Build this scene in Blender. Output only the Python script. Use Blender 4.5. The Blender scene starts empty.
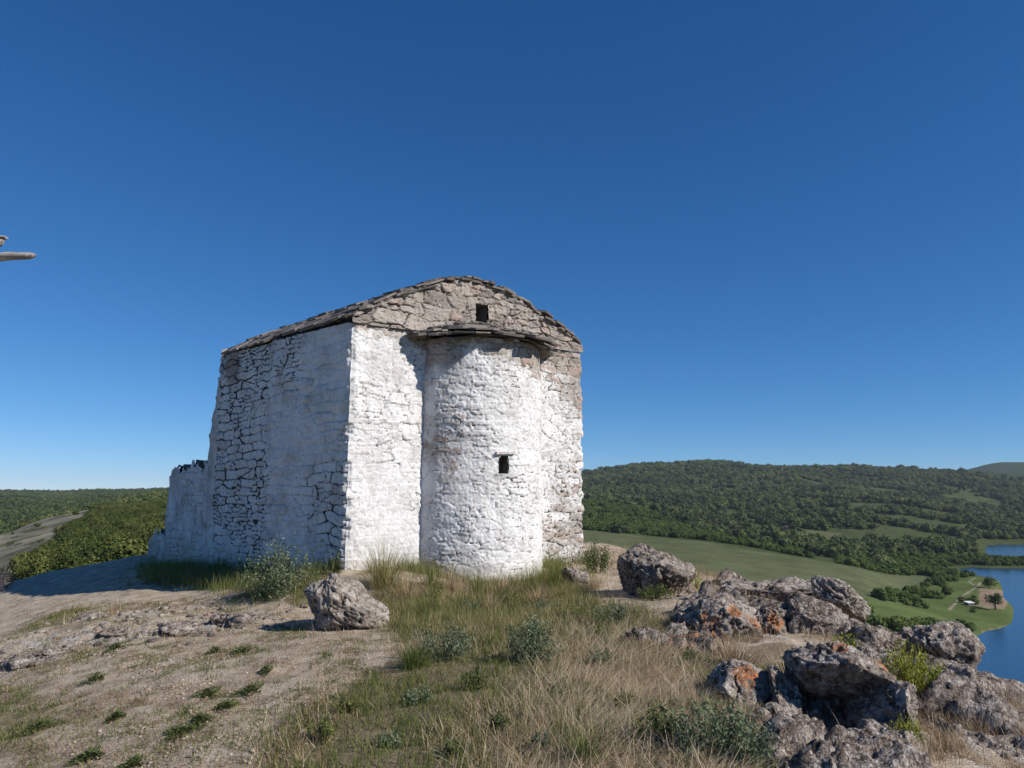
import bpy, bmesh, math, random
import numpy as np
from mathutils import Vector, Matrix, Euler

random.seed(7)
RNG = np.random.default_rng(11)
SC = bpy.context.scene
COL = SC.collection
R = math.radians

# ------------------------------------------------------------------ camera, light, sky
PITCH = R(8.2)
FPX = 768.0                                    # focal length in pixels of a 1024 wide frame
cam_d = bpy.data.cameras.new('camera')
cam_d.sensor_width = 36.0
cam_d.lens = 36.0 * FPX / 1024.0
cam_d.clip_start = 0.05
cam_d.clip_end = 30000.0
cam = bpy.data.objects.new('camera', cam_d)
COL.objects.link(cam)
cam.location = (0, 0, 0)                       # eye level is z = 0
cam.rotation_euler = (math.pi / 2 + PITCH, 0, 0)
SC.camera = cam

SUN_EL = R(36.0)
SUN_H = Vector((0.900, -0.436)).normalized()   # horizontal direction towards the sun
SUN_DIR = Vector((SUN_H.x * math.cos(SUN_EL), SUN_H.y * math.cos(SUN_EL), math.sin(SUN_EL)))

world = bpy.data.worlds.new('World')
SC.world = world
world.use_nodes = True
wn = world.node_tree
bg = wn.nodes['Background']
sky = wn.nodes.new('ShaderNodeTexSky')
sky.sky_type = 'NISHITA'
sky.sun_disc = False
sky.sun_elevation = SUN_EL
sky.sun_rotation = math.atan2(SUN_H.x, SUN_H.y)
sky.altitude = 4000
sky.air_density = 1.0
sky.dust_density = 0.0
sky.ozone_density = 6.0
# deeper, clearer blue than the plain model: a response curve for each channel of the sky
_sep = wn.nodes.new('ShaderNodeSeparateColor')
_com = wn.nodes.new('ShaderNodeCombineColor')
wn.links.new(sky.outputs[0], _sep.inputs[0])
for _i, (_gain, _pow) in enumerate(((0.50, 1.36), (1.05, 0.97), (1.667, 0.80))):
    _p = wn.nodes.new('ShaderNodeMath'); _p.operation = 'POWER'; _p.inputs[1].default_value = _pow
    _m = wn.nodes.new('ShaderNodeMath'); _m.operation = 'MULTIPLY'; _m.inputs[1].default_value = _gain
    wn.links.new(_sep.outputs[_i], _p.inputs[0]); wn.links.new(_p.outputs[0], _m.inputs[0]); wn.links.new(_m.outputs[0], _com.inputs[_i])
wn.links.new(_com.outputs[0], bg.inputs['Color'])
bg.inputs['Strength'].default_value = 0.084

sun_d = bpy.data.lights.new('sun', 'SUN')
sun_d.energy = 4.7
sun_d.angle = R(0.5)
sun_d.color = (1.0, 0.95, 0.88)
sun = bpy.data.objects.new('sun', sun_d)
COL.objects.link(sun)
sun.rotation_euler = (-SUN_DIR).to_track_quat('-Z', 'Y').to_euler()

SC.view_settings.view_transform = 'Standard'
SC.view_settings.look = 'None'
SC.view_settings.exposure = 0.12
SC.view_settings.gamma = 1.0
SC.render.engine = 'CYCLES'
SC.cycles.max_bounces = 6
SC.cycles.transparent_max_bounces = 4

# ------------------------------------------------------------------ numpy noise
def _hash(ix, iy, iz, seed):
    h = (ix.astype(np.uint32) * np.uint32(374761393) + iy.astype(np.uint32) * np.uint32(668265263)
         + iz.astype(np.uint32) * np.uint32(2147483647) + np.uint32((seed * 1274126177) & 0xffffffff))
    h = (h ^ (h >> np.uint32(13))) * np.uint32(1274126177)
    h = (h ^ (h >> np.uint32(16))) * np.uint32(2246822519)
    h = h ^ (h >> np.uint32(15))
    return h.astype(np.float64) / 4294967295.0

def vnoise(p, seed=0):
    p = np.asarray(p, float)
    f = np.floor(p)
    i = f.astype(np.int64)
    t = p - f
    t = t * t * t * (t * (t * 6 - 15) + 10)
    out = np.zeros(len(p))
    for dx in (0, 1):
        wx = t[:, 0] if dx else 1 - t[:, 0]
        for dy in (0, 1):
            wy = t[:, 1] if dy else 1 - t[:, 1]
            for dz in (0, 1):
                wz = t[:, 2] if dz else 1 - t[:, 2]
                out += wx * wy * wz * _hash(i[:, 0] + dx, i[:, 1] + dy, i[:, 2] + dz, seed)
    return out * 2 - 1

def fbm(p, octv=4, seed=0, gain=0.5, lac=2.03):
    p = np.asarray(p, float)
    a, s, tot = 1.0, 0.0, 0.0
    for k in range(octv):
        s = s + a * vnoise(p + 17.3 * k, seed + k * 31)
        tot += a
        a *= gain
        p = p * lac
    return s / tot

def worley(p, seed=0):
    f = np.floor(p)
    i = f.astype(np.int64)
    d1 = np.full(len(p), 9.0)
    d2 = np.full(len(p), 9.0)
    for dx in (-1, 0, 1):
        for dy in (-1, 0, 1):
            for dz in (-1, 0, 1):
                cx, cy, cz = i[:, 0] + dx, i[:, 1] + dy, i[:, 2] + dz
                q = np.stack([cx + _hash(cx, cy, cz, seed), cy + _hash(cx, cy, cz, seed + 101),
                              cz + _hash(cx, cy, cz, seed + 202)], 1)
                d = np.sqrt(((p - q) ** 2).sum(1))
                m = d < d1
                d2 = np.where(m, d1, np.minimum(d2, d))
                d1 = np.where(m, d, d1)
    return d1, d2

def sstep(a, b, x):
    t = np.clip((x - a) / (b - a), 0, 1)
    return t * t * (3 - 2 * t)

def xy3(x, y, s=1.0):
    return np.stack([np.asarray(x) * s, np.asarray(y) * s, np.zeros(len(x))], 1)

def in_poly(x, y, poly):
    inside = np.zeros(len(x), bool)
    n = len(poly)
    for k in range(n):
        x0, y0 = poly[k]
        x1, y1 = poly[(k + 1) % n]
        c = ((y0 > y) != (y1 > y))
        xi = (x1 - x0) * (y - y0) / ((y1 - y0) if y1 != y0 else 1e-9) + x0
        inside ^= c & (x < xi)
    return inside

# ------------------------------------------------------------------ photograph geometry
CP, SP = math.cos(PITCH), math.sin(PITCH)
def ray(u, v):
    x = (u - 512) / FPX
    y = (384 - v) / FPX
    return Vector((x, CP - y * SP, SP + y * CP))
def P(u, v, d):                                 # world point seen at (u, v), d metres ahead
    r = ray(u, v)
    return Vector((r.x / r.y * d, d, r.z / r.y * d))

# ------------------------------------------------------------------ object helpers
def tag(o, label=None, cat=None, group=None, kind=None):
    if label: o['label'] = label
    if cat: o['category'] = cat
    if group: o['group'] = group
    if kind: o['kind'] = kind
    return o

def new_mesh(name, verts, faces=None, mat=None, sizes=None, smooth=False):
    """faces: (F,k) int array, or flat loop array together with sizes."""
    me = bpy.data.meshes.new(name)
    verts = np.asarray(verts, np.float32)
    if sizes is None:
        faces = np.asarray(faces, np.int32)
        sizes = np.full(len(faces), faces.shape[1], np.int32)
        loops = faces.ravel()
    else:
        loops = np.asarray(faces, np.int32)
        sizes = np.asarray(sizes, np.int32)
    me.vertices.add(len(verts))
    me.vertices.foreach_set('co', verts.ravel())
    me.loops.add(len(loops))
    me.loops.foreach_set('vertex_index', loops)
    me.polygons.add(len(sizes))
    starts = np.concatenate([[0], np.cumsum(sizes)[:-1]]).astype(np.int32)
    me.polygons.foreach_set('loop_start', starts)
    me.update(calc_edges=True)
    if smooth:
        me.polygons.foreach_set('use_smooth', np.ones(len(sizes), bool))
    me.validate()
    if mat: me.materials.append(mat)
    return me

def attr(me, name, data):
    a = me.attributes.new(name, 'FLOAT', 'POINT')
    a.data.foreach_set('value', np.asarray(data, np.float32))

def cattr(me, name, rgb):
    a = me.attributes.new(name, 'FLOAT_COLOR', 'POINT')
    rgba = np.ones((len(rgb), 4), np.float32)
    rgba[:, :3] = rgb
    a.data.foreach_set('color', rgba.ravel())

def link(name, me, parent=None, loc=(0, 0, 0), rot=(0, 0, 0)):
    o = bpy.data.objects.new(name, me)
    COL.objects.link(o)
    o.location = loc
    o.rotation_euler = rot
    if parent: o.parent = parent
    return o

def empty(name, loc, rot=(0, 0, 0)):
    o = bpy.data.objects.new(name, None)
    o.empty_display_size = 0.2
    COL.objects.link(o)
    o.location = loc
    o.rotation_euler = rot
    return o

def grid_faces(nu, nv):
    i = np.arange(nu - 1)
    j = np.arange(nv - 1)
    I, J = np.meshgrid(i, j, indexing='ij')
    a = (I * nv + J).ravel()
    return np.stack([a, a + nv, a + nv + 1, a + 1], 1)

def bm_obj(name, bm, mat, parent=None, loc=(0, 0, 0), rot=(0, 0, 0), smooth=False):
    me = bpy.data.meshes.new(name)
    bm.normal_update()
    bm.to_mesh(me)
    bm.free()
    if smooth:
        for p in me.polygons: p.use_smooth = True
    if mat: me.materials.append(mat)
    return link(name, me, parent, loc, rot)

# ------------------------------------------------------------------ materials
class NT:
    def __init__(self, name):
        self.m = bpy.data.materials.new(name)
        self.m.use_nodes = True
        self.t = self.m.node_tree
        self.b = self.t.nodes['Principled BSDF']
        self.out = self.t.nodes['Material Output']
        self.b.inputs['Specular IOR Level'].default_value = 0.25
        self.b.inputs['Roughness'].default_value = 0.9
    def n(self, typ, **kw):
        x = self.t.nodes.new(typ)
        for k, v in kw.items(): setattr(x, k, v)
        return x
    def l(self, a, b): self.t.links.new(a, b)
    def noise(self, scale, detail=4, rough=0.55, coord='Object', vec=None, dist=0.0):
        x = self.n('ShaderNodeTexNoise')
        x.inputs['Scale'].default_value = scale
        x.inputs['Detail'].default_value = detail
        x.inputs['Roughness'].default_value = rough
        x.inputs['Distortion'].default_value = dist
        self.l(vec if vec else self.tc(coord), x.inputs['Vector'])
        return x.outputs['Fac']
    def tc(self, coord):
        if not hasattr(self, '_tc'): self._tc = self.n('ShaderNodeTexCoord')
        return self._tc.outputs[coord]
    def vor(self, scale, feature='F1', coord='Object', rnd=1.0):
        x = self.n('ShaderNodeTexVoronoi', feature=feature)
        x.inputs['Scale'].default_value = scale
        x.inputs['Randomness'].default_value = rnd
        self.l(self.tc(coord), x.inputs['Vector'])
        return x
    def ramp(self, fac, stops):
        x = self.n('ShaderNodeValToRGB')
        e = x.color_ramp.elements
        while len(e) < len(stops): e.new(0.5)
        for el, (pos, c) in zip(e, stops):
            el.position = pos
            el.color = (c[0], c[1], c[2], 1) if not isinstance(c, (int, float)) else (c, c, c, 1)
        self.l(fac, x.inputs['Fac'])
        return x.outputs['Color']
    def at(self, name):
        x = self.n('ShaderNodeAttribute', attribute_name=name)
        return x
    def mix(self, fac, a, b, blend='MIX'):
        x = self.n('ShaderNodeMix', data_type='RGBA', blend_type=blend)
        for i, val in ((0, fac), (6, a), (7, b)):
            if isinstance(val, (int, float)): x.inputs[i].default_value = val
            elif isinstance(val, tuple): x.inputs[i].default_value = (val[0], val[1], val[2], 1)
            else: self.l(val, x.inputs[i])
        return x.outputs[2]
    def math(self, op, a, b=None, clamp=False):
        x = self.n('ShaderNodeMath', operation=op, use_clamp=clamp)
        for i, val in ((0, a), (1, b)):
            if val is None: continue
            if isinstance(val, (int, float)): x.inputs[i].default_value = val
            else: self.l(val, x.inputs[i])
        return x.outputs[0]
    def bump(self, h, strength=0.5, dist=0.02, prev=None):
        x = self.n('ShaderNodeBump')
        x.inputs['Strength'].default_value = strength
        x.inputs['Distance'].default_value = dist
        self.l(h, x.inputs['Height'])
        if prev: self.l(prev, x.inputs['Normal'])
        self.l(x.outputs[0], self.b.inputs['Normal'])
        return x.outputs[0]
    def col(self, c): self.l(c, self.b.inputs['Base Color'])

def mat_masonry():
    k = NT('whitewashed_rubble')
    joint, rnd, wear, gap = (k.at(a).outputs['Fac'] for a in ('joint', 'rnd', 'wear', 'gap'))
    n1 = k.noise(2.2, 5, 0.6)
    n2 = k.noise(14, 5, 0.65)
    n3 = k.noise(60, 3, 0.6)
    white = k.ramp(k.math('ADD', k.math('MULTIPLY', n1, 0.55), k.math('MULTIPLY', n2, 0.45)),
                   [(0.32, (0.47, 0.445, 0.42)), (0.44, (0.66, 0.64, 0.62)), (0.56, (0.80, 0.785, 0.765))])
    stone = k.ramp(k.math('ADD', k.math('MULTIPLY', rnd, 0.7), k.math('MULTIPLY', n2, 0.4)),
                   [(0.15, (0.13, 0.105, 0.085)), (0.42, (0.27, 0.225, 0.185)), (0.7, (0.39, 0.345, 0.295)),
                    (0.95, (0.33, 0.20, 0.15))])
    stone = k.mix(k.ramp(n3, [(0.35, 0.0), (0.75, 0.55)]), stone, (0.47, 0.44, 0.41))
    w = k.math('ADD', k.math('MULTIPLY', wear, 1.25), k.math('MULTIPLY', k.math('SUBTRACT', n2, 0.5), 1.5))
    w = k.math('ADD', w, k.math('MULTIPLY', k.math('SUBTRACT', rnd, 0.5), 0.45))
    wm = k.ramp(w, [(0.36, 0.0), (0.74, 1.0)])
    # grey runs of weather down the limewash, soil splash near the foot
    mp = k.n('ShaderNodeMapping'); mp.inputs['Scale'].default_value = (3.2, 3.2, 1.3)
    k.l(k.tc('Object'), mp.inputs['Vector'])
    run = k.noise(1.0, 7, 0.72, vec=mp.outputs[0], dist=0.7)
    white = k.mix(k.ramp(run, [(0.49, 0.0), (0.70, 0.6)]), white, (0.42, 0.395, 0.37))
    sx = k.n('ShaderNodeSeparateXYZ'); k.l(k.tc('Object'), sx.inputs[0])
    spz = k.math('ADD', k.math('MULTIPLY', sx.outputs[2], -1.6), k.math('MULTIPLY', n2, 1.1))
    white = k.mix(k.ramp(spz, [(0.1, 0.0), (0.75, 0.55)]), white, (0.50, 0.43, 0.35))
    base = k.mix(wm, white, stone)
    g = k.math('MULTIPLY', k.math('SUBTRACT', 1.0, joint), k.math('ADD', gap, k.math('MULTIPLY', k.math('SUBTRACT', n1, 0.5), 0.9)), True)
    g = k.ramp(g, [(0.18, 0.0), (0.62, 1.0)])
    base = k.mix(g, base, (0.055, 0.05, 0.046))
    # flaked-off specks in the plaster
    mpv = k.n('ShaderNodeMapping'); mpv.inputs['Scale'].default_value = (1, 1, 1.0)
    k.l(k.tc('Object'), mpv.inputs['Vector'])
    pt = k.noise(17, 5, 0.72, vec=mpv.outputs[0], dist=0.4)
    pt = k.math('ADD', pt, k.math('MULTIPLY', k.math('SUBTRACT', gap, 0.5), 0.05))
    base = k.mix(k.ramp(pt, [(0.615, 0.0), (0.66, 0.85)]), base, (0.16, 0.145, 0.135))
    k.col(base)
    h = k.math('ADD', k.math('MULTIPLY', n2, 0.6), k.math('MULTIPLY', n3, 0.4))
    k.bump(h, 0.7, 0.02)
    return k.m

def mat_rock(name='lichen_rock', dark=0.0):
    k = NT(name)
    n1 = k.noise(3.2, 6, 0.62, dist=0.3)
    n2 = k.noise(13, 6, 0.68)
    n3 = k.noise(60, 4, 0.6)
    vo = k.vor(34)
    c = k.ramp(k.math('ADD', k.math('MULTIPLY', n1, 0.45), k.math('MULTIPLY', n2, 0.6)),
               [(0.36, (0.058, 0.042, 0.032)), (0.46 + dark, (0.180, 0.135, 0.105)), (0.55 + dark, (0.36, 0.300, 0.250)),
                (0.68 + dark, (0.58, 0.53, 0.465))])
    # crustose pale lichen spots
    sp = k.ramp(k.math('SUBTRACT', k.noise(15, 6, 0.72), k.math('MULTIPLY', vo.outputs['Distance'], 0.35)), [(0.34, 0.0), (0.42, 1.0)])
    c = k.mix(k.math('MULTIPLY', sp, 0.55), c, (0.62, 0.575, 0.515))
    zone = k.noise(1.7, 4, 0.6, dist=0.5)
    c = k.mix(k.ramp(zone, [(0.48, 0.0), (0.66, 0.75)]), c, k.mix(n2, (0.05, 0.038, 0.030), (0.20, 0.155, 0.125)))
    blk = k.ramp(k.noise(11, 6, 0.72, dist=0.8), [(0.55 - dark, 0.0), (0.63 - dark, 0.85)])
    c = k.mix(blk, c, (0.03, 0.027, 0.026))
    o = k.at('orange').outputs['Fac']
    om = k.math('ADD', o, k.math('MULTIPLY', k.math('SUBTRACT', k.noise(19, 5, 0.75, dist=0.6), 0.5), 2.6))
    om = k.ramp(om, [(0.60, 0.0), (0.70, 0.9)])
    oc = k.mix(k.ramp(k.noise(45, 3, 0.6), [(0.35, 0.0), (0.65, 1.0)]), (0.36, 0.10, 0.030), (0.55, 0.26, 0.11))
    c = k.mix(om, c, oc)
    k.col(c)
    h = k.math('ADD', k.math('MULTIPLY', n2, 0.7), k.math('MULTIPLY', n3, 0.35))
    b1 = k.bump(h, 1.0, 0.05)
    k.bump(k.vor(55).outputs['Distance'], 0.7, 0.012, b1)
    return k.m

def mat_ground():
    k = NT('dry_hilltop_soil')
    rock, grass = k.at('rock').outputs['Fac'], k.at('grass').outputs['Fac']
    n0 = k.noise(0.7, 4, 0.6)
    n1 = k.noise(4.0, 6, 0.62)
    n2 = k.noise(28, 5, 0.65)
    n3 = k.noise(120, 3, 0.6)
    c = k.ramp(k.math('ADD', k.math('MULTIPLY', n1, 0.6), k.math('MULTIPLY', n2, 0.4)),
               [(0.34, (0.155, 0.110, 0.066)), (0.42, (0.41, 0.32, 0.222)), (0.52, (0.575, 0.462, 0.338)), (0.68, (0.70, 0.60, 0.47))])
    c = k.mix(k.ramp(n0, [(0.45, 0.0), (0.7, 0.35)]), c, (0.42, 0.315, 0.215))
    spk = k.ramp(k.math('ADD', k.math('MULTIPLY', k.noise(34, 4, 0.75), 0.7), k.math('MULTIPLY', n1, 0.3)), [(0.40, 0.85), (0.47, 0.0)])
    c = k.mix(spk, c, (0.105, 0.073, 0.045))
    spl = k.ramp(k.noise(75, 3, 0.7), [(0.56, 0.0), (0.68, 0.7)])
    c = k.mix(spl, c, (0.58, 0.51, 0.42))
    # tiny stones and crumbs
    peb = k.vor(38)
    pm = k.ramp(peb.outputs['Distance'], [(0.16, 1.0), (0.26, 0.0)])
    gate = k.ramp(peb.outputs['Color'], [(0.6, 0.0), (0.68, 1.0)])
    c = k.mix(k.math('MULTIPLY', pm, gate), c, (0.42, 0.38, 0.34))
    pv = k.vor(16)
    pm2 = k.ramp(pv.outputs['Distance'], [(0.14, 1.0), (0.22, 0.0)])
    gt2 = k.ramp(pv.outputs['Color'], [(0.72, 0.0), (0.76, 1.0)])
    c = k.mix(k.math('MULTIPLY', pm2, gt2), c, (0.12, 0.085, 0.06))
    # withered litter under grass
    gm = k.ramp(k.math('ADD', grass, k.math('MULTIPLY', k.math('SUBTRACT', n2, 0.5), 1.1)), [(0.4, 0.0), (0.68, 1.0)])
    lit = k.ramp(n3, [(0.36, (0.075, 0.055, 0.032)), (0.50, (0.30, 0.225, 0.145)), (0.62, (0.42, 0.335, 0.225)), (0.74, (0.15, 0.155, 0.065))])
    c = k.mix(gm, c, lit)
    rm = k.ramp(k.math('ADD', rock, k.math('MULTIPLY', k.math('SUBTRACT', k.noise(5.5, 6, 0.72), 0.5), 3.4)), [(0.82, 0.0), (1.0, 1.0)])
    rc = k.ramp(n2, [(0.33, (0.14, 0.115, 0.09)), (0.46, (0.42, 0.37, 0.31)), (0.60, (0.64, 0.59, 0.52))])
    c = k.mix(rm, c, rc)
    k.col(c)
    h = k.math('ADD', k.math('MULTIPLY', n2, 0.7), k.math('MULTIPLY', n3, 0.3))
    b = k.bump(h, 0.9, 0.035)
    b = k.bump(k.math('MULTIPLY', pm, gate), 0.6, 0.012, b)
    k.bump(k.noise(34, 4, 0.75), 0.8, 0.03, b)
    return k.m

def mat_terrain():
    k = NT('valley_ground')
    c = k.at('Col').outputs['Color']
    n = k.noise(0.05, 8, 0.62)
    n2 = k.noise(0.6, 5, 0.6)
    c = k.mix(0.6, c, k.ramp(n, [(0.3, 0.55), (0.7, 1.4)]), 'MULTIPLY')
    c = k.mix(0.35, c, k.ramp(n2, [(0.3, 0.6), (0.7, 1.35)]), 'MULTIPLY')
    k.col(c)
    k.b.inputs['Specular IOR Level'].default_value = 0.0
    k.bump(n2, 0.5, 0.5)
    return k.m

def mat_water():
    k = NT('lake_water')
    k.b.inputs['Base Color'].default_value = (0.014, 0.060, 0.125, 1)
    k.b.inputs['Roughness'].default_value = 0.12
    k.b.inputs['IOR'].default_value = 1.33
    k.b.inputs['Specular IOR Level'].default_value = 0.5
    n = k.noise(0.55, 3, 0.6)
    k.bump(n, 0.35, 0.35)
    return k.m

def mat_leaf(name, stops, rough=0.75, transl=0.3, rnd_obj=0.0, big=None):
    """Colour from the per-vertex 'tint', per-object random and slow positional noise."""
    k = NT(name)
    t = k.at('tint').outputs['Fac']
    if rnd_obj:
        oi = k.n('ShaderNodeObjectInfo')
        t = k.math('ADD', k.math('MULTIPLY', t, 1 - rnd_obj), k.math('MULTIPLY', oi.outputs['Random'], rnd_obj))
    if big:
        geo = k.n('ShaderNodeNewGeometry')
        nz = k.noise(big, 3, 0.6, vec=geo.outputs['Position'])
        t = k.math('ADD', t, k.math('MULTIPLY', k.math('SUBTRACT', nz, 0.5), 1.3), True)
    c = k.ramp(t, stops)
    k.col(c)
    k.b.inputs['Roughness'].default_value = rough
    k.b.inputs['Specular IOR Level'].default_value = 0.15
    if transl:
        tr = k.n('ShaderNodeBsdfTranslucent')
        k.l(c, tr.inputs['Color'])
        mx = k.n('ShaderNodeMixShader')
        mx.inputs[0].default_value = transl
        k.l(k.b.outputs[0], mx.inputs[1])
        k.l(tr.outputs[0], mx.inputs[2])
        k.l(mx.outputs[0], k.out.inputs['Surface'])
    return k.m

def mat_slab():
    k = NT('roof_stone_slab')
    r = k.at('rnd').outputs['Fac']
    n = k.noise(9, 5, 0.65)
    n3 = k.noise(45, 4, 0.6)
    c = k.ramp(k.math('ADD', k.math('MULTIPLY', r, 0.5), k.math('MULTIPLY', n, 0.5)),
               [(0.25, (0.075, 0.062, 0.055)), (0.5, (0.16, 0.135, 0.118)), (0.75, (0.27, 0.235, 0.205))])
    c = k.mix(k.ramp(n3, [(0.5, 0.0), (0.7, 0.6)]), c, (0.36, 0.33, 0.30))
    c = k.mix(k.ramp(n, [(0.6, 0.0), (0.7, 0.6)]), c, (0.12, 0.115, 0.05))
    k.col(c)
    k.bump(k.math('ADD', n, n3), 0.8, 0.02)
    return k.m

def mat_simple(name, c1, c2, scale, rough=0.85, stretch=None):
    k = NT(name)
    vec = None
    if stretch:
        mp = k.n('ShaderNodeMapping')
        mp.inputs['Scale'].default_value = stretch
        k.l(k.tc('Object'), mp.inputs['Vector'])
        vec = mp.outputs[0]
    n = k.noise(scale, 5, 0.6, vec=vec)
    k.col(k.ramp(n, [(0.35, c1), (0.65, c2)]))
    k.b.inputs['Roughness'].default_value = rough
    k.bump(n, 0.5, 0.01)
    return k.m

M_MAS = mat_masonry()
M_ROCK = mat_rock()
M_ROCKD = mat_rock('dark_lichen_rock', 0.035)
M_ROCKP = mat_rock('pale_lichen_rock', -0.02)
M_GROUND = mat_ground()
M_TERR = mat_terrain()
M_WATER = mat_water()
M_SLAB = mat_slab()
M_DARK = mat_simple('reveal_stone', (0.14, 0.12, 0.105), (0.28, 0.25, 0.22), 20)
M_WOOD = mat_simple('weathered_wood', (0.10, 0.08, 0.065), (0.50, 0.46, 0.43), 6, 0.8, (1, 9, 9))
M_BARK = mat_simple('bark', (0.06, 0.045, 0.035), (0.14, 0.11, 0.085), 8)

M_STRAW = mat_leaf('dry_straw', [(0.0, (0.18, 0.115, 0.060)), (0.4, (0.38, 0.27, 0.155)), (0.75, (0.54, 0.42, 0.275)), (1.0, (0.66, 0.56, 0.41))], transl=0.25)
M_GRASS = mat_leaf('green_grass', [(0.0, (0.070, 0.105, 0.026)), (0.45, (0.155, 0.190, 0.050)), (0.75, (0.27, 0.255, 0.092)), (1.0, (0.43, 0.345, 0.175))], transl=0.35)
M_SAGE = mat_leaf('grey_green_leaf', [(0.0, (0.080, 0.110, 0.055)), (0.5, (0.155, 0.195, 0.110)), (1.0, (0.28, 0.31, 0.20))], transl=0.25)
M_WEED = mat_leaf('dark_green_weed', [(0.0, (0.055, 0.075, 0.025)), (0.5, (0.105, 0.135, 0.045)), (1.0, (0.20, 0.215, 0.085))], transl=0.3)
M_SPURGE = mat_leaf('yellow_green_spurge', [(0.0, (0.15, 0.18, 0.030)), (0.5, (0.30, 0.32, 0.055)), (1.0, (0.46, 0.45, 0.10))], transl=0.3)
M_LILAC = mat_leaf('lilac_grey_shrub', [(0.0, (0.08, 0.07, 0.075)), (0.5, (0.17, 0.145, 0.155)), (1.0, (0.25, 0.22, 0.23))], transl=0.2)
M_TREE_R = mat_leaf('wooded_hill_leaf', [(0.0, (0.036, 0.060, 0.028)), (0.35, (0.072, 0.106, 0.038)), (0.7, (0.125, 0.158, 0.052)), (1.0, (0.195, 0.205, 0.075))], transl=0.2, rnd_obj=0.55, big=0.006)
M_TREE_B = mat_leaf('bare_brown_twigs', [(0.0, (0.06, 0.055, 0.045)), (0.5, (0.10, 0.088, 0.070)), (1.0, (0.13, 0.12, 0.085))], transl=0.1, rnd_obj=0.5)
M_TREE_S = mat_leaf('spring_scrub_leaf', [(0.0, (0.048, 0.080, 0.022)), (0.4, (0.090, 0.138, 0.034)), (0.75, (0.140, 0.185, 0.045)), (1.0, (0.19, 0.21, 0.06))], transl=0.3, rnd_obj=0.55, big=0.012)
M_TREE_L = mat_leaf('olive_scrub_leaf', [(0.0, (0.045, 0.070, 0.020)), (0.4, (0.090, 0.120, 0.032)), (0.75, (0.145, 0.160, 0.042)), (1.0, (0.21, 0.20, 0.065))], transl=0.3, rnd_obj=0.55, big=0.03)

# ------------------------------------------------------------------ near ground: heights
ctrl_px = [(345, 572, 11.9), (0, 586, 20.5), (80, 569, 20), (150, 557, 19.5), (40, 606, 13.8), (60, 590, 16.2), (0, 640, 10.5), (0, 768, 5.4),
           (150, 700, 6.8), (300, 768, 4.9), (300, 650, 8.2), (210, 590, 13.2), (250, 610, 10.7),
           (512, 768, 4.75), (512, 680, 6.6), (490, 604, 11.1), (560, 592, 12.2), (600, 572, 14), (620, 549, 17.6),
           (720, 578, 14.0), (655, 597, 11.3), (700, 642, 8.3), (640, 700, 6.2), (760, 768, 4.7), (780, 603, 11.0),
           (830, 622, 9.6), (900, 768, 4.9), (1024, 768, 5.1), (1024, 706, 6.4), (900, 690, 6.8), (950, 685, 7.0)]
ctrl = [tuple(P(*c)) for c in ctrl_px]
def at_depth(u, d, z):
    return ((u - 512) / FPX * 1.0 * d, d, z)
ctrl += [at_depth(800, 13, -2.2), at_depth(860, 11, -2.2), at_depth(920, 9.6, -2.4), at_depth(1000, 8.2, -2.3),
         at_depth(620, 26, -3.3), at_depth(720, 22, -4.6), at_depth(800, 20, -6), at_depth(900, 18, -7.2), at_depth(1024, 16, -8),
         at_depth(1200, 12, -6.5), at_depth(1250, 5, -2.4), at_depth(0, 34, -6.2), at_depth(80, 34, -5.8), at_depth(150, 32, -4.6),
         at_depth(-150, 20, -4.6), at_depth(-150, 10, -2.7), at_depth(-100, 36, -9), at_depth(300, 32, -3.6), at_depth(450, 32, -3.6),
         (0, 1, -1.6), (-4, 1, -1.85), (4, 1, -1.7), (9, 1, -3.2), (-10, 1, -3.0),
         (-6.45, 16.6, -1.45), (-8.45, 19.0, -1.6), (-3.0, 16, -1.2), (1.4, 15.0, -1.2), (-1, 18.5, -1.3)]
CT = np.array(ctrl)
def _tps_phi(r2):
    return np.where(r2 > 1e-9, 0.5 * r2 * np.log(r2 + 1e-12), 0)
def _tps_fit(c, lam=0.06):
    n = len(c)
    d2 = ((c[:, None, :2] - c[None, :, :2]) ** 2).sum(2)
    A = np.zeros((n + 3, n + 3))
    A[:n, :n] = _tps_phi(d2) + lam * np.eye(n)
    A[:n, n] = 1
    A[:n, n + 1:] = c[:, :2]
    A[n, :n] = 1
    A[n + 1:, :n] = c[:, :2].T
    b = np.zeros(n + 3)
    b[:n] = c[:, 2]
    return np.linalg.solve(A, b)
TW = _tps_fit(CT)
def zbase(x, y):
    x = np.atleast_1d(np.asarray(x, float))
    y = np.atleast_1d(np.asarray(y, float))
    out = np.zeros(len(x))
    for s in range(0, len(x), 60000):
        xs, ys = x[s:s + 60000], y[s:s + 60000]
        d2 = (xs[:, None] - CT[None, :, 0]) ** 2 + (ys[:, None] - CT[None, :, 1]) ** 2
        out[s:s + 60000] = _tps_phi(d2) @ TW[:len(CT)] + TW[-3] + TW[-2] * xs + TW[-1] * ys
    return out
DIPS = [(P(840, 745, 5.9), 0.42, 0.28), (P(800, 745, 5.6), 0.30, 0.12)]
def znear(x, y):
    x = np.atleast_1d(np.asarray(x, float))
    y = np.atleast_1d(np.asarray(y, float))
    z = zbase(x, y)
    for c, r, h in DIPS: z = z - h * np.exp(-((x - c.x) ** 2 + (y - c.y) ** 2) / (r * r))
    z = z + 0.05 * fbm(xy3(x, y, 0.9), 4, 3) + 0.026 * fbm(xy3(x, y, 4.0), 4, 5, 0.6)
    return z
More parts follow.
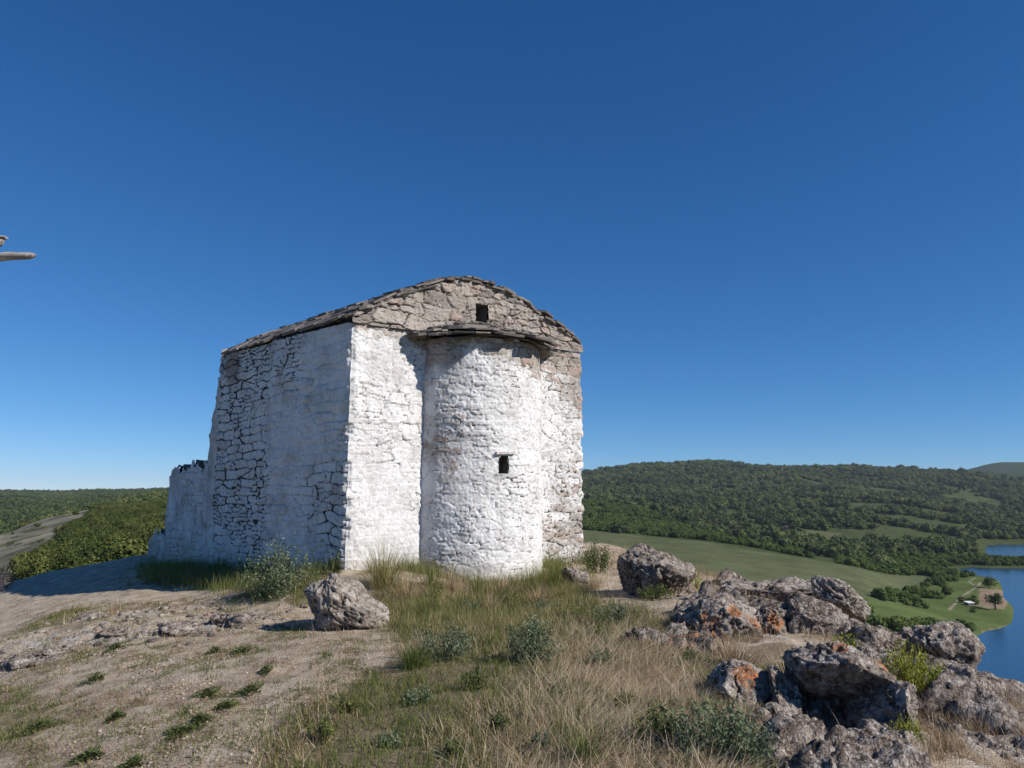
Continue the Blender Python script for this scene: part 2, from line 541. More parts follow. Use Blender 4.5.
def hit(u, v):
    """where the sight line of a photograph point meets the near ground"""
    d = np.linspace(2.5, 34, 1300)
    r = ray(u, v)
    zz = zbase(r.x / r.y * d, d)
    below = np.nonzero(r.z / r.y * d <= zz)[0]
    k = below[0] if len(below) else 700
    return Vector((r.x / r.y * d[k], d[k], zz[k]))
def gpoly(px):
    return [tuple(hit(u, v)[:2]) for u, v in px]

GRASS_C = gpoly([(270, 840), (292, 705), (330, 678), (395, 655), (400, 612), (372, 596), (425, 582), (560, 578), (580, 600),
                 (640, 612), (690, 640), (720, 690), (800, 840)])
DIRT_R = gpoly([(565, 600), (590, 575), (640, 550), (700, 572), (640, 606)])
GRASS_L1 = gpoly([(30, 655), (45, 612), (80, 606), (76, 630), (55, 660)])
GRASS_L2 = gpoly([(-30, 800), (-30, 690), (30, 685), (50, 715), (30, 800)])
GRASS_W = gpoly([(140, 562), (215, 566), (250, 552), (340, 572), (318, 606), (240, 606), (200, 588), (150, 584)])
GRASS_RR = gpoly([(690, 840), (690, 680), (705, 650), (790, 650), (800, 840)])
DRY_RT = gpoly([(905, 705), (940, 680), (1040, 690), (1040, 712), (940, 715)])
ROCK_ZONES = [((-5.2, 9.9), 1.7, 0.8), ((-3.75, 10.0), 1.0, 0.6), ((-6.0, 8.6), 0.9, 0.7), ((-5.0, 10.9), 0.6, 0.3), ((3.4, 10.9), 1.3, 0.8), ((4.6, 8.3), 1.6, 1.3), ((2.5, 8.5), .7, .5), ((3.2, 5.8), 1.3, 0.8)]

def near_masks(x, y):
    g = np.zeros(len(x))
    for poly, w in ((GRASS_C, 1.0), (GRASS_L1, 0.55), (GRASS_L2, 0.6), (GRASS_W, 0.9), (GRASS_RR, 0.9), (DRY_RT, 0.7)):
        g = np.maximum(g, w * in_poly(x + 0.7 * fbm(xy3(x, y, 1.5), 5, 8, 0.65), y + 0.9 * fbm(xy3(x, y, 1.5), 5, 9, 0.65), poly))
    far = (y > 13.5) & (x > 1.5)
    g = np.maximum(g, 0.42 * far)
    g = np.maximum(g, 0.40 * (fbm(xy3(x, y, 0.8), 4, 21) > 0.28))
    r = np.zeros(len(x))
    for (c, rx, ry) in ROCK_ZONES:
        d = np.sqrt(((x - c[0]) / rx) ** 2 + ((y - c[1]) / ry) ** 2)
        r = np.maximum(r, sstep(1.25, 0.4, d))
    return g, r

def build_near():
    step = 0.055
    xs = np.arange(-24, 17.01, step)
    xs = xs[(xs > -17) | (np.arange(len(xs)) % 4 == 0)]
    ys = np.concatenate([np.arange(0.6, 21, step), np.arange(21, 36, 0.16)])
    X, Y = np.meshgrid(xs, ys, indexing='ij')
    x, y = X.ravel(), Y.ravel()
    z = znear(x, y)
    g, r = near_masks(x, y)
    p = xy3(x, y, 3.2)
    z = z + r * (0.05 * np.abs(fbm(p, 4, 40)) + 0.03 * fbm(p * 3, 3, 41))
    edge = np.minimum.reduce([x + 24, 17 - x, 36 - y])
    z = z - 8 * sstep(2.0, 0, edge)
    me = new_mesh('hilltop_ground', np.stack([x, y, z], 1), grid_faces(len(xs), len(ys)), M_GROUND, smooth=True)
    attr(me, 'grass', g)
    attr(me, 'rock', r)
    o = link('ground', me)
    tag(o, 'pale dry stony hilltop soil in the foreground', 'ground', kind='structure')
build_near()

# ------------------------------------------------------------------ valley, hills and lake
LAKE_Z = -50.0
def dz(u, pts):
    """column of terrain: (distance ahead, height) pairs; a pair given as (d, 'v', row) takes the height seen at that row"""
    out = []
    a = (u - 512) / FPX
    for q in pts:
        if len(q) == 3:
            z = P(u, q[2], q[0]).z
        else:
            z = q[1]
        az = math.atan2(P(u, 500, 1).x, 1)
        out.append((q[0] / math.cos(az), z))
    return math.degrees(math.atan2(P(u, 500, 1).x, 1)), out
V = 'v'
far_r = [(4500, 60), (12000, -40)]
left_f = [(3500, 5), (12000, -10)]
COLS = [
    dz(-150, [(10, -8), (36, -12), (120, -18), (260, -16), (420, -20), (800, -20), (1300, -12), (2000, V, 492)] + left_f),
    dz(0, [(10, -8), (36, -9), (100, -13.5), (170, V, 580), (230, V, 556), (310, V, 535), (380, -24), (600, -26), (800, V, 513), (1100, V, 503), (2000, V, 492)] + left_f),
    dz(45, [(10, -8), (36, -9), (80, V, 578), (150, V, 560), (270, V, 535), (360, V, 519), (430, -18), (700, V, 516), (1100, V, 503), (2000, V, 492)] + left_f),
    dz(90, [(10, -8), (36, -8), (70, V, 572), (130, V, 552), (260, V, 524), (400, V, 508.5), (480, -13), (800, V, 506), (1200, V, 499), (2000, V, 491)] + left_f),
    dz(165, [(10, -8), (36, -7), (70, V, 560), (130, V, 540), (260, V, 515), (450, V, 502), (800, V, 497), (1300, V, 494), (2000, V, 490.5)] + left_f),
    dz(300, [(10, -8), (36, -8), (70, -10), (200, -12), (450, -10), (800, -5), (2000, 10), (4500, 20), (12000, -10)]),
    dz(480, [(10, -8), (36, -9), (100, -16), (300, -24), (500, -24), (700, -18), (1000, 0), (1600, 20), (2200, 45)] + far_r),
    dz(560, [(10, -8), (36, -10), (100, -18), (300, -26), (450, -25), (600, -25), (750, V, 515), (950, V, 493), (1100, V, 492), (1600, V, 486), (2200, V, 478)] + far_r),
    dz(583, [(10, -8), (36, -10), (100, -18), (300, -27), (450, V, 541), (600, V, 531), (750, V, 518), (950, V, 499), (1100, V, 497), (1600, V, 488), (2200, V, 476)] + far_r),
    dz(640, [(10, -8), (36, -11), (100, -20), (300, -29), (420, V, 549), (560, V, 536.5), (700, V, 525), (850, V, 510), (1000, V, 507), (1500, V, 490), (2200, V, 468)] + far_r),
    dz(700, [(10, -8), (36, -12), (100, -23), (330, V, 570), (480, V, 543), (600, V, 537), (800, V, 528), (1000, V, 514), (1500, V, 490), (2200, V, 464)] + far_r),
    dz(760, [(10, -8), (36, -13), (100, -25), (310, V, 581), (450, V, 552), (570, V, 545), (750, V, 536), (950, V, 519), (1500, V, 491), (2200, V, 467)] + far_r),
    dz(800, [(10, -8), (36, -13), (100, -27), (300, V, 590), (430, V, 558), (550, V, 553), (700, V, 541), (900, V, 520), (1100, V, 511), (1500, V, 492), (2200, V, 467)] + far_r),
    dz(860, [(10, -8), (36, -15), (100, -32), (290, V, 606), (430, V, 569), (530, V, 562), (700, V, 545), (880, V, 522), (1100, V, 509), (1500, V, 494), (2200, V, 468.5)] + far_r),
    dz(900, [(10, -8), (36, -16), (100, -36), (280, V, 618), (360, V, 598), (450, V, 576), (520, V, 569), (570, V, 562), (700, V, 547), (850, V, 529), (1100, V, 509), (1500, V, 495), (2200, V, 470)] + far_r),
    dz(935, [(10, -8), (36, -17), (100, -40), (280, -48), (360, -47), (450, -47), (515, -49.5), (560, -48), (700, -46), (850, V, 533), (1100, V, 513), (1500, V, 497), (2250, V, 472)] + far_r),
    dz(965, [(10, -8), (36, -18), (100, -44), (200, -56), (272, -52), (284, -49.4), (330, -48), (450, -48), (500, -49.5), (520, -51.5), (545, -50.2), (570, -48.5), (650, -47), (800, V, 540), (1000, V, 520), (1500, V, 499), (2250, V, 474), (3000, 55), (4300, V, 471), (6000, 40)]),
    dz(990, [(10, -8), (36, -18), (100, -46), (200, -57), (288, -53), (297, -49.5), (350, -48.6), (420, -48.6), (470, -49.4), (492, -52), (528, -52), (538, -49.3), (600, -47.5), (645, -49.2), (662, -52), (780, -52), (800, -49), (1000, V, 527), (1500, V, 503), (2250, V, 475.5), (3000, 60), (4300, V, 464.5), (6000, 60)]),
    dz(1005, [(10, -8), (36, -18), (100, -46), (200, -57), (296, -53), (306, -50.0), (335, -49.3), (360, -49.6), (385, -52.5), (528, -52), (538, -49.3), (600, -48), (645, -49.2), (662, -52), (780, -52), (800, -49), (1000, V, 528), (1500, V, 503), (2250, V, 476.5), (3000, 60), (4300, V, 462.5), (6000, 60)]),
    dz(1014, [(10, -8), (36, -18), (100, -46), (200, -57), (310, -53), (528, -52), (538, -49.3), (600, -48), (645, -49.2), (662, -52), (780, -52), (800, -49), (1000, V, 528), (1500, V, 503), (2250, V, 477), (3000, 60), (4300, V, 462), (6000, 60)]),
    dz(1040, [(10, -8), (36, -18), (100, -46), (200, -57), (310, -53), (528, -52), (540, -49.3), (600, -48), (645, -49.2), (662, -52), (780, -52), (800, -49), (1000, V, 528), (1500, V, 503), (2250, V, 478), (3000, 60), (4300, V, 461), (6000, 60)]),
    dz(1300, [(10, -8), (36, -16), (100, -40), (200, -57), (310, -55), (800, -53), (860, -48), (1100, -30), (1600, 0), (2600, 110)] + far_r),
]
COLS = [(-180, [(10, -8), (36, -12), (200, -20), (1000, -15), (3000, 10), (12000, -10)]), (-90, COLS[0][1])] + COLS + \
       [(90, COLS[-1][1]), (180, [(10, -8), (36, -12), (200, -20), (1000, -15), (3000, 10), (12000, -10)])]
AZ = np.concatenate([np.arange(-180, -50, 2.0), np.arange(-50, 50, 0.1), np.arange(50, 180.1, 2.0)])
RR = np.exp(np.linspace(math.log(10), math.log(6000), 400))
def _far_table():
    prof = np.array([np.interp(np.log(RR), np.log([q[0] for q in c]), [q[1] for q in c]) for _, c in COLS])
    ca = np.array([c[0] for c in COLS])
    T = np.empty((len(AZ), len(RR)))
    for j in range(len(RR)):
        T[:, j] = np.interp(AZ, ca, prof[:, j])
    def blur(T, axis, sig):
        k = np.exp(-0.5 * (np.arange(-4 * sig, 4 * sig + 1) / sig) ** 2)
        k /= k.sum()
        n = len(k) // 2
        pad = [(0, 0), (0, 0)]
        pad[axis] = (n, n)
        Tp = np.pad(T, pad, mode='edge')
        return sum(k[i] * np.take(Tp, np.arange(i, i + T.shape[axis]), axis=axis) for i in range(len(k)))
    Tb = blur(blur(T, 0, 4), 1, 1)
    A2, R2 = np.meshgrid(np.radians(AZ), RR, indexing='ij')
    x, y = (np.sin(A2) * R2).ravel(), (np.cos(A2) * R2).ravel()
    n = fbm(xy3(x, y, 1 / 260.0), 5, 70).reshape(T.shape) * np.clip(R2 - 450, 0, 1500) * 0.010
    n += fbm(xy3(x, y, 1 / 16.0), 3, 72).reshape(T.shape) * 0.9 * sstep(60, 140, R2) * sstep(600, 420, R2) * (A2 < -0.3)
    n += fbm(xy3(x, y, 1 / 45.0), 3, 71).reshape(T.shape) * 0.9 * sstep(60, 300, R2)
    wet = sstep(-46, -40, Tb)                    # leave shore and peninsula as drawn
    n += -np.abs(fbm(xy3(x, y, 1 / 420.0), 4, 75).reshape(T.shape)) * sstep(900, 1500, R2) * sstep(2400, 1900, R2) * 26
    return Tb + n * wet
FT = _far_table()
def zfar(x, y):
    r = np.hypot(x, y)
    a = np.degrees(np.arctan2(x, y))
    i = np.interp(a, AZ, np.arange(len(AZ)))
    j = np.interp(np.log(r), np.log(RR), np.arange(len(RR)))
    i0 = np.clip(i.astype(int), 0, len(AZ) - 2)
    j0 = np.clip(j.astype(int), 0, len(RR) - 2)
    fi, fj = i - i0, j - j0
    return (FT[i0, j0] * (1 - fi) * (1 - fj) + FT[i0 + 1, j0] * fi * (1 - fj)
            + FT[i0, j0 + 1] * (1 - fi) * fj + FT[i0 + 1, j0 + 1] * fi * fj)

# plots of land, as (photo column, distance) outlines turned to world outlines
def plot(q):
    return [((u - 512) / FPX / 1.01 * d, d) for u, d in q]
FIELD = plot([(470, 640), (560, 625), (640, 565), (710, 492), (797, 436), (860, 432), (922, 462), (929, 440), (885, 350), (862, 318), (820, 240), (700, 150), (560, 200), (470, 300)])
BARE = plot([(-60, 110), (5, 120), (38, 150), (62, 205), (76, 290), (92, 400), (90, 440), (70, 425), (40, 372), (0, 330), (-60, 300)])
MEADOW = plot([(862, 318), (890, 360), (925, 440), (930, 470), (985, 480), (1020, 420), (1020, 250), (930, 240), (840, 240)])
SAND = plot([(967, 352), (972, 410), (998, 415), (1000, 380), (994, 345), (975, 340)])
SHORE = plot([(962, 298), (985, 304), (1010, 318), (1012, 300), (985, 280), (960, 284)])
TRACK = [plot([(940, 330), (953, 372), (968, 415), (974, 440), (980, 455)]), plot([(968, 415), (962, 440), (968, 462)])]
CLEAR = [plot([(800, 700), (832, 690), (838, 760), (808, 780)]), plot([(610, 800), (640, 800), (650, 860), (615, 860)]),
         plot([(700, 930), (740, 930), (760, 1010), (715, 1010)]), plot([(40, 1000), (80, 1000), (90, 1040), (30, 1040)])]
BROWNW = plot([(700, 640), (760, 620), (800, 720), (770, 860), (700, 900), (660, 820)])
SPUR = plot([(500, 640), (640, 580), (720, 520), (810, 470), (800, 520), (700, 680), (650, 850), (600, 1000), (500, 1000)])

def seg_dist(x, y, pts):
    d = np.full(len(x), 1e9)
    for (x0, y0), (x1, y1) in zip(pts[:-1], pts[1:]):
        t = np.clip(((x - x0) * (x1 - x0) + (y - y0) * (y1 - y0)) / ((x1 - x0) ** 2 + (y1 - y0) ** 2), 0, 1)
        d = np.minimum(d, np.hypot(x - x0 - t * (x1 - x0), y - y0 - t * (y1 - y0)))
    return d

def build_far():
    A2, R2 = np.meshgrid(np.radians(AZ), RR, indexing='ij')
    x, y = (np.sin(A2) * R2).ravel(), (np.cos(A2) * R2).ravel()
    z = FT.ravel()
    c = np.empty((len(x), 3))
    c[:] = (0.070, 0.088, 0.038)
    wx = x + 6 * fbm(xy3(x, y, 1 / 30.), 3, 80)
    wy = y + 9 * fbm(xy3(x, y, 1 / 30.), 3, 81)
    def paint(mask, col): c[mask] = col
    lf = in_poly(wx, wy, MEADOW)
    paint(lf, (0.100, 0.130, 0.046))
    paint(in_poly(x + 2 * fbm(xy3(x, y, 1 / 12.), 2, 83), y, FIELD), (0.108, 0.124, 0.062))
    paint(in_poly(wx, wy, BARE), (0.20, 0.175, 0.145))
    c[np.hypot(x, y) > 2700] = (0.040, 0.060, 0.030)
    mb = in_poly(wx, wy, BARE)
    nb = fbm(xy3(x, y, 1 / 14.), 5, 86, 0.6)[:, None]
    c[mb] = (np.array([[0.20, 0.175, 0.135]]) * (1 + 0.9 * nb) + np.array([[0.0, 0.01, 0.0]]))[mb]
    paint(mb & (fbm(xy3(x, y, 1 / 9.), 3, 87) > 0.25), (0.075, 0.085, 0.038))
    for q in CLEAR: paint(in_poly(wx, wy, q), (0.115, 0.115, 0.060))
    paint((seg_dist(x, y, plot([(-20, 335), (0, 318), (40, 352), (75, 405)])) < 6), (0.24, 0.215, 0.185))
    paint(in_poly(x + 1.5 * fbm(xy3(x, y, 1 / 8.), 2, 84), y, SAND), (0.25, 0.185, 0.13))
    paint(in_poly(wx, wy, SHORE), (0.22, 0.19, 0.11))
    for t in TRACK: paint(seg_dist(x, y, t) < 0.5, (0.27, 0.235, 0.17))
    me = new_mesh('valley_terrain', np.stack([x, y, z], 1), grid_faces(len(AZ), len(RR)), M_TERR, smooth=True)
    cattr(me, 'Col', c)
    tag(link('hills', me), 'green valley and wooded hills around the lake', 'hills', kind='structure')
build_far()

def build_lake():
    pts = plot([(780, 60), (2200, 60), (1700, 500), (1700, 860), (960, 860), (940, 560), (860, 500), (800, 300)])
    bm = bmesh.new()
    bm.faces.new([bm.verts.new((x, y, LAKE_Z)) for x, y in pts])
    o = bm_obj('lake', bm, M_WATER)
    tag(o, 'calm blue reservoir below the hilltop', 'lake', kind='structure')
build_lake()

# ------------------------------------------------------------------ foliage builders
def leaf_quads(c, d, n, L, W):
    """diamond leaves: centre c, direction d, normal n, length L, width W -> verts, faces"""
    d = d / (np.linalg.norm(d, axis=1, keepdims=True) + 1e-9)
    s = np.cross(d, n)
    s /= (np.linalg.norm(s, axis=1, keepdims=True) + 1e-9)
    L = np.broadcast_to(L, (len(c),))[:, None]
    W = np.broadcast_to(W, (len(c),))[:, None]
    up = np.cross(s, d) * L * 0.08
    v = np.stack([c - d * L * .5, c + s * W * .5 + up, c + d * L * .5, c - s * W * .5 + up], 1).reshape(-1, 3)
    f = np.arange(len(c) * 4).reshape(-1, 4)
    return v, f

def rand_dir(n, rng, up=0.0):
    v = rng.normal(size=(n, 3))
    v[:, 2] += up
    return v / np.linalg.norm(v, axis=1, keepdims=True)

def blades(base, L, W, lean, az, curl, rng, seg=3):
    """thin grass blades; lean: angle from vertical at the root, curl: added over the length"""
    n = len(base)
    a = lean.copy()
    p = base.copy()
    h = np.stack([np.cos(az), np.sin(az), np.zeros(n)], 1)
    sd = np.stack([-np.sin(az), np.cos(az), np.zeros(n)], 1)
    tw = rng.uniform(-1, 1, n)[:, None]
    sd = sd + h * tw
    sd /= np.linalg.norm(sd, axis=1, keepdims=True)
    rows = []
    for k in range(seg):
        w = (W * (1 - k / seg) ** 0.7)[:, None] * 0.5
        rows.append(p - sd * w)
        rows.append(p + sd * w)
        st = (L / seg)[:, None]
        p = p + (h * np.sin(a)[:, None] + np.array([0, 0, 1.0]) * np.cos(a)[:, None]) * st
        a = a + curl / seg
    rows.append(p)
    v = np.stack(rows, 1)
    m = v.shape[1]
    o = (np.arange(n) * m)[:, None]
    loops, sizes = [], []
    quads = np.array([[2 * k, 2 * k + 1, 2 * k + 3, 2 * k + 2] for k in range(seg - 1)]).ravel()
    pat = np.concatenate([quads, [2 * seg - 2, 2 * seg - 1, 2 * seg]])
    loops = (o + pat[None, :]).ravel()
    sizes = np.tile(np.array([4] * (seg - 1) + [3]), n)
    return v.reshape(-1, 3), loops, sizes, m

def tree_crown_proto(name, seed, mat, n=420, lobes=7, squash=0.85, leaf=1.0):
    """unit-radius crown standing on z=0: leaf clumps through several uneven lobes, and a short trunk"""
    rng = np.random.default_rng(seed)
    lc = rand_dir(lobes, rng) * rng.uniform(0.25, 0.62, (lobes, 1))
    lc[:, 2] = np.abs(lc[:, 2]) * squash + 0.55
    lr = rng.uniform(0.32, 0.55, lobes)
    k = rng.integers(0, lobes, n)
    d = rand_dir(n, rng, 0.15)
    c = lc[k] + d * (lr[k] * rng.uniform(0.65, 1.05, n))[:, None]
    c[:, 2] = np.maximum(c[:, 2], 0.02)
    nn = rand_dir(n, rng) * 0.55 + d
    nn /= np.linalg.norm(nn, axis=1, keepdims=True)
    dd = np.cross(nn, rand_dir(n, rng))
    v, f = leaf_quads(c, dd, nn, leaf * rng.uniform(0.16, 0.34, n), leaf * rng.uniform(0.14, 0.28, n))
    t = np.repeat(np.clip(0.5 + 0.35 * rng.normal(size=n) * 0.6 + 0.25 * (k / lobes - 0.5), 0, 1), 4)
    me = new_mesh(name, v, f, mat)
    attr(me, 'tint', t)
    return bpy.data.objects.new(name, me)

def gn_scatter(name, pts, scl, rot, idx, protos, label):
    """one 'stuff' object: points that carry instanced plants"""
    me = bpy.data.meshes.new(name)
    me.vertices.add(len(pts))
    me.vertices.foreach_set('co', np.asarray(pts, np.float32).ravel())
    a = me.attributes.new('scl', 'FLOAT_VECTOR', 'POINT')
    a.data.foreach_set('vector', np.asarray(scl, np.float32).ravel())
    a = me.attributes.new('rot', 'FLOAT', 'POINT')
    a.data.foreach_set('value', np.asarray(rot, np.float32))
    a = me.attributes.new('idx', 'INT', 'POINT')
    a.data.foreach_set('value', np.asarray(idx, np.int32))
    o = link(name, me)
    coll = bpy.data.collections.new(name + '_kinds')
    for p in protos: coll.objects.link(p)
    g = bpy.data.node_groups.new(name + '_scatter', 'GeometryNodeTree')
    g.interface.new_socket('Geometry', in_out='INPUT', socket_type='NodeSocketGeometry')
    g.interface.new_socket('Geometry', in_out='OUTPUT', socket_type='NodeSocketGeometry')
    N = g.nodes
    gi, go = N.new('NodeGroupInput'), N.new('NodeGroupOutput')
    m2p = N.new('GeometryNodeMeshToPoints')
    iop = N.new('GeometryNodeInstanceOnPoints')
    ci = N.new('GeometryNodeCollectionInfo')
    ci.inputs['Collection'].default_value = coll
    ci.inputs['Separate Children'].default_value = True
    ci.inputs['Reset Children'].default_value = True
    iop.inputs['Pick Instance'].default_value = True
    def na(nm, typ):
        x = N.new('GeometryNodeInputNamedAttribute')
        x.data_type = typ
        x.inputs['Name'].default_value = nm
        return [s for s in x.outputs if s.enabled][0]
    cx = N.new('ShaderNodeCombineXYZ')
    L = g.links.new
    L(gi.outputs[0], m2p.inputs['Mesh'])
    L(m2p.outputs[0], iop.inputs['Points'])
    L(ci.outputs[0], iop.inputs['Instance'])
    L(na('idx', 'INT'), iop.inputs['Instance Index'])
    L(na('rot', 'FLOAT'), cx.inputs[2])
    e2r = N.new('FunctionNodeEulerToRotation')
    L(cx.outputs[0], e2r.inputs[0])
    L(e2r.outputs[0], iop.inputs['Rotation'])
    L(na('scl', 'FLOAT_VECTOR'), iop.inputs['Scale'])
    L(iop.outputs[0], go.inputs[0])
    md = o.modifiers.new('scatter', 'NODES')
    md.node_group = g
    tag(o, label, 'woodland', kind='stuff')
    return o

def wedge_points(u0, u1, r0, r1, n, rng):
    a = rng.uniform(math.atan((u0 - 512) / FPX), math.atan((u1 - 512) / FPX), n)
    r = np.sqrt(rng.uniform(r0 ** 2, r1 ** 2, n))
    x, y = np.sin(a) * r, np.cos(a) * r
    return x, y, zfar(x, y)

def forests():
    rng = np.random.default_rng(5)
    pR = [tree_crown_proto('broad_crown', 100 + i, M_TREE_R) for i in range(5)]
    pB = [tree_crown_proto('brown_crown', 130 + i, M_TREE_B, 260) for i in range(2)]
    pS = [tree_crown_proto('spring_crown', 110 + i, M_TREE_S, 420, 6, 0.7) for i in range(5)]
    pL = [tree_crown_proto('scrub_crown', 120 + i, M_TREE_L, 1500, 9, 0.7, 0.5) for i in range(5)]
    def scl(n, a, b, flat=(0.8, 1.15)):
        s = rng.uniform(a, b, n) * rng.uniform(0.75, 1.2, n)
        return np.stack([s, s, s * rng.uniform(*flat, n)], 1)
    # far wooded hills on the right
    x, y, z = wedge_points(520, 1110, 560, 2600, 33000, rng)
    clump = fbm(xy3(x, y, 1 / 70.), 3, 90)
    mid = in_poly(x, y, plot([(760, 640), (860, 640), (960, 800), (980, 1150), (820, 1250), (740, 950)]))
    ok = (z > -47.5) & ~in_poly(x, y, FIELD) & ~in_poly(x, y, SPUR) & (~mid | (clump > 0.0)) & (clump > -0.36 + 0.22 * sstep(-0.1, 0.35, fbm(xy3(x, y, 1 / 240.), 3, 96)))
    for q in CLEAR: ok &= ~in_poly(x, y, q) | (rng.random(len(x)) < 0.12)
    brown = in_poly(x, y, BROWNW) & (rng.random(len(x)) < 0.55)
    k = ok & ~brown
    n = k.sum()
    far = np.clip((np.hypot(x[k], y[k]) - 600) / 1800, 0, 1)[:, None]
    gn_scatter('wooded_hillside', np.stack([x[k], y[k], z[k] - 1.2], 1), scl(n, 2.6, 7.6) * (1 + 0.5 * far), rng.uniform(0, 6.28, n),
               rng.integers(0, 5, n), pR, 'dense dark green woodland covering the far hills')
    k = ok & brown
    n = k.sum()
    gn_scatter('brown_woodland', np.stack([x[k], y[k], z[k] - 1.0], 1), scl(n, 2.4, 4.4), rng.uniform(0, 6.28, n),
               rng.integers(0, 2, n), pB, 'still leafless brownish woodland in the valley below the far ridge')
    # brighter scrub on the spur above the field and along its edge
    x, y, z = wedge_points(500, 840, 430, 1000, 15000, rng)
    ok = in_poly(x, y, SPUR) & ~in_poly(x, y, FIELD) & (fbm(xy3(x, y, 1 / 30.), 3, 91) > -0.35)
    n = ok.sum()
    gn_scatter('spur_scrub', np.stack([x[ok], y[ok], z[ok] - 0.6], 1), scl(n, 1.5, 3.6), rng.uniform(0, 6.28, n),
               rng.integers(0, 5, n), pS, 'fresh green scrub on the spur above the field')
    # scrub on the meadow and round the lake shore
    x, y, z = wedge_points(830, 1100, 250, 700, 5200, rng)
    cl = fbm(xy3(x, y, 1 / 26.), 3, 92)
    ok = (z > -49.2) & ~in_poly(x, y, FIELD) & ~in_poly(x, y, SAND) & (((cl > -0.16) & (x / y < 0.585)) | (y > 535) | ((x / y < 0.53) & (y > 440)))
    for t in TRACK: ok &= seg_dist(x, y, t) > 5
    n = ok.sum()
    gn_scatter('meadow_scrub', np.stack([x[ok], y[ok], z[ok] - 0.4], 1), scl(n, 1.2, 3.2), rng.uniform(0, 6.28, n),
               rng.integers(0, 5, n), [tree_crown_proto('meadow_crown', 140 + i, M_TREE_S, 420, 6, 0.7) for i in range(5)],
               'low green scrub scattered over the meadow by the lake')
    # left: scrub slope close by, then dark wood behind the bare ridge
    x, y, z = wedge_points(-120, 330, 42, 480, 9500, rng)
    th = np.where(in_poly(x, y, plot([(-60, 90), (20, 120), (60, 200), (100, 420), (260, 480), (330, 300), (330, 40), (-60, 40)])), -0.45, 0.22)
    inb = in_poly(x + 6 * fbm(xy3(x, y, 1 / 20.), 3, 97), y + 10 * fbm(xy3(x, y, 1 / 20.), 3, 98), BARE)
    ok = (~inb | (rng.random(len(x)) < 0.05)) & (fbm(xy3(x, y, 1 / 16.), 3, 93) > th) & ((x + 11) ** 2 + (y - 20) ** 2 > 400)
    n = ok.sum()
    gn_scatter('olive_scrub', np.stack([x[ok], y[ok], z[ok] - 0.35], 1), scl(n, 0.9, 2.3), rng.uniform(0, 6.28, n),
               rng.integers(0, 5, n), pL, 'olive green scrub covering the slope left of the chapel')
    x, y, z = wedge_points(-120, 330, 480, 2600, 22000, rng)
    ok = (fbm(xy3(x, y, 1 / 80.), 3, 94) > -0.4)
    for q in CLEAR: ok &= ~in_poly(x, y, q)
    n = ok.sum()
    gn_scatter('plateau_wood', np.stack([x[ok], y[ok], z[ok] - 1.0], 1), scl(n, 2.4, 4.6), rng.uniform(0, 6.28, n),
               rng.integers(0, 5, n), [tree_crown_proto('plateau_crown', 150 + i, M_TREE_R) for i in range(5)],
               'dark green wood on the far plateau left of the chapel')
forests()

# ------------------------------------------------------------------ air
def build_haze():
    bm = bmesh.new()
    bmesh.ops.create_cube(bm, size=1, matrix=Matrix.Translation((0, 0, 45)) @ Matrix.Diagonal((12400, 12400, 240, 1)))
    m = bpy.data.materials.new('thin_air_haze')
    m.use_nodes = True
    nt = m.node_tree
    nt.nodes.remove(nt.nodes['Principled BSDF'])
    pv = nt.nodes.new('ShaderNodeVolumePrincipled')
    pv.inputs['Color'].default_value = (0.78, 0.88, 1.0, 1)
    pv.inputs['Density'].default_value = 0.00005
    nt.links.new(pv.outputs[0], nt.nodes['Material Output'].inputs['Volume'])
    m.cycles.homogeneous_volume = True
    o = bm_obj('haze', bm, m)
    tag(o, 'thin bluish haze over the far hills', 'haze', kind='stuff')
build_haze()

# ------------------------------------------------------------------ chapel
A = Vector((-2.55, 12.0))
B = Vector((-6.37, 16.6))
C = Vector((1.36, 15.0))
D = B + (C - A)
ZA, ZB, ZC = 2.72, 3.0, 2.80                    # eaves at the corners
GROUND0 = -1.9
AC = C - A
LAC = AC.length
WAC = AC / LAC
NAC = Vector((WAC.y, -WAC.x))                   # outward normal of the apse wall
chapel = empty('stone_chapel', (-2.5, 14.5, -1.3))
tag(chapel, 'small old whitewashed stone chapel with rounded apse and slab roof', 'chapel')
CH = np.array(chapel.location)

def plane_sz(u, v):
    """(distance along apse wall from corner A, height) where the sight line meets the apse wall"""
    r = ray(u, v)
    k = Vector((r.x / r.y, 1.0))
    d = A.dot(NAC) / k.dot(NAC)
    q = k * d
    return (q - A).dot(WAC), r.z / r.y * d

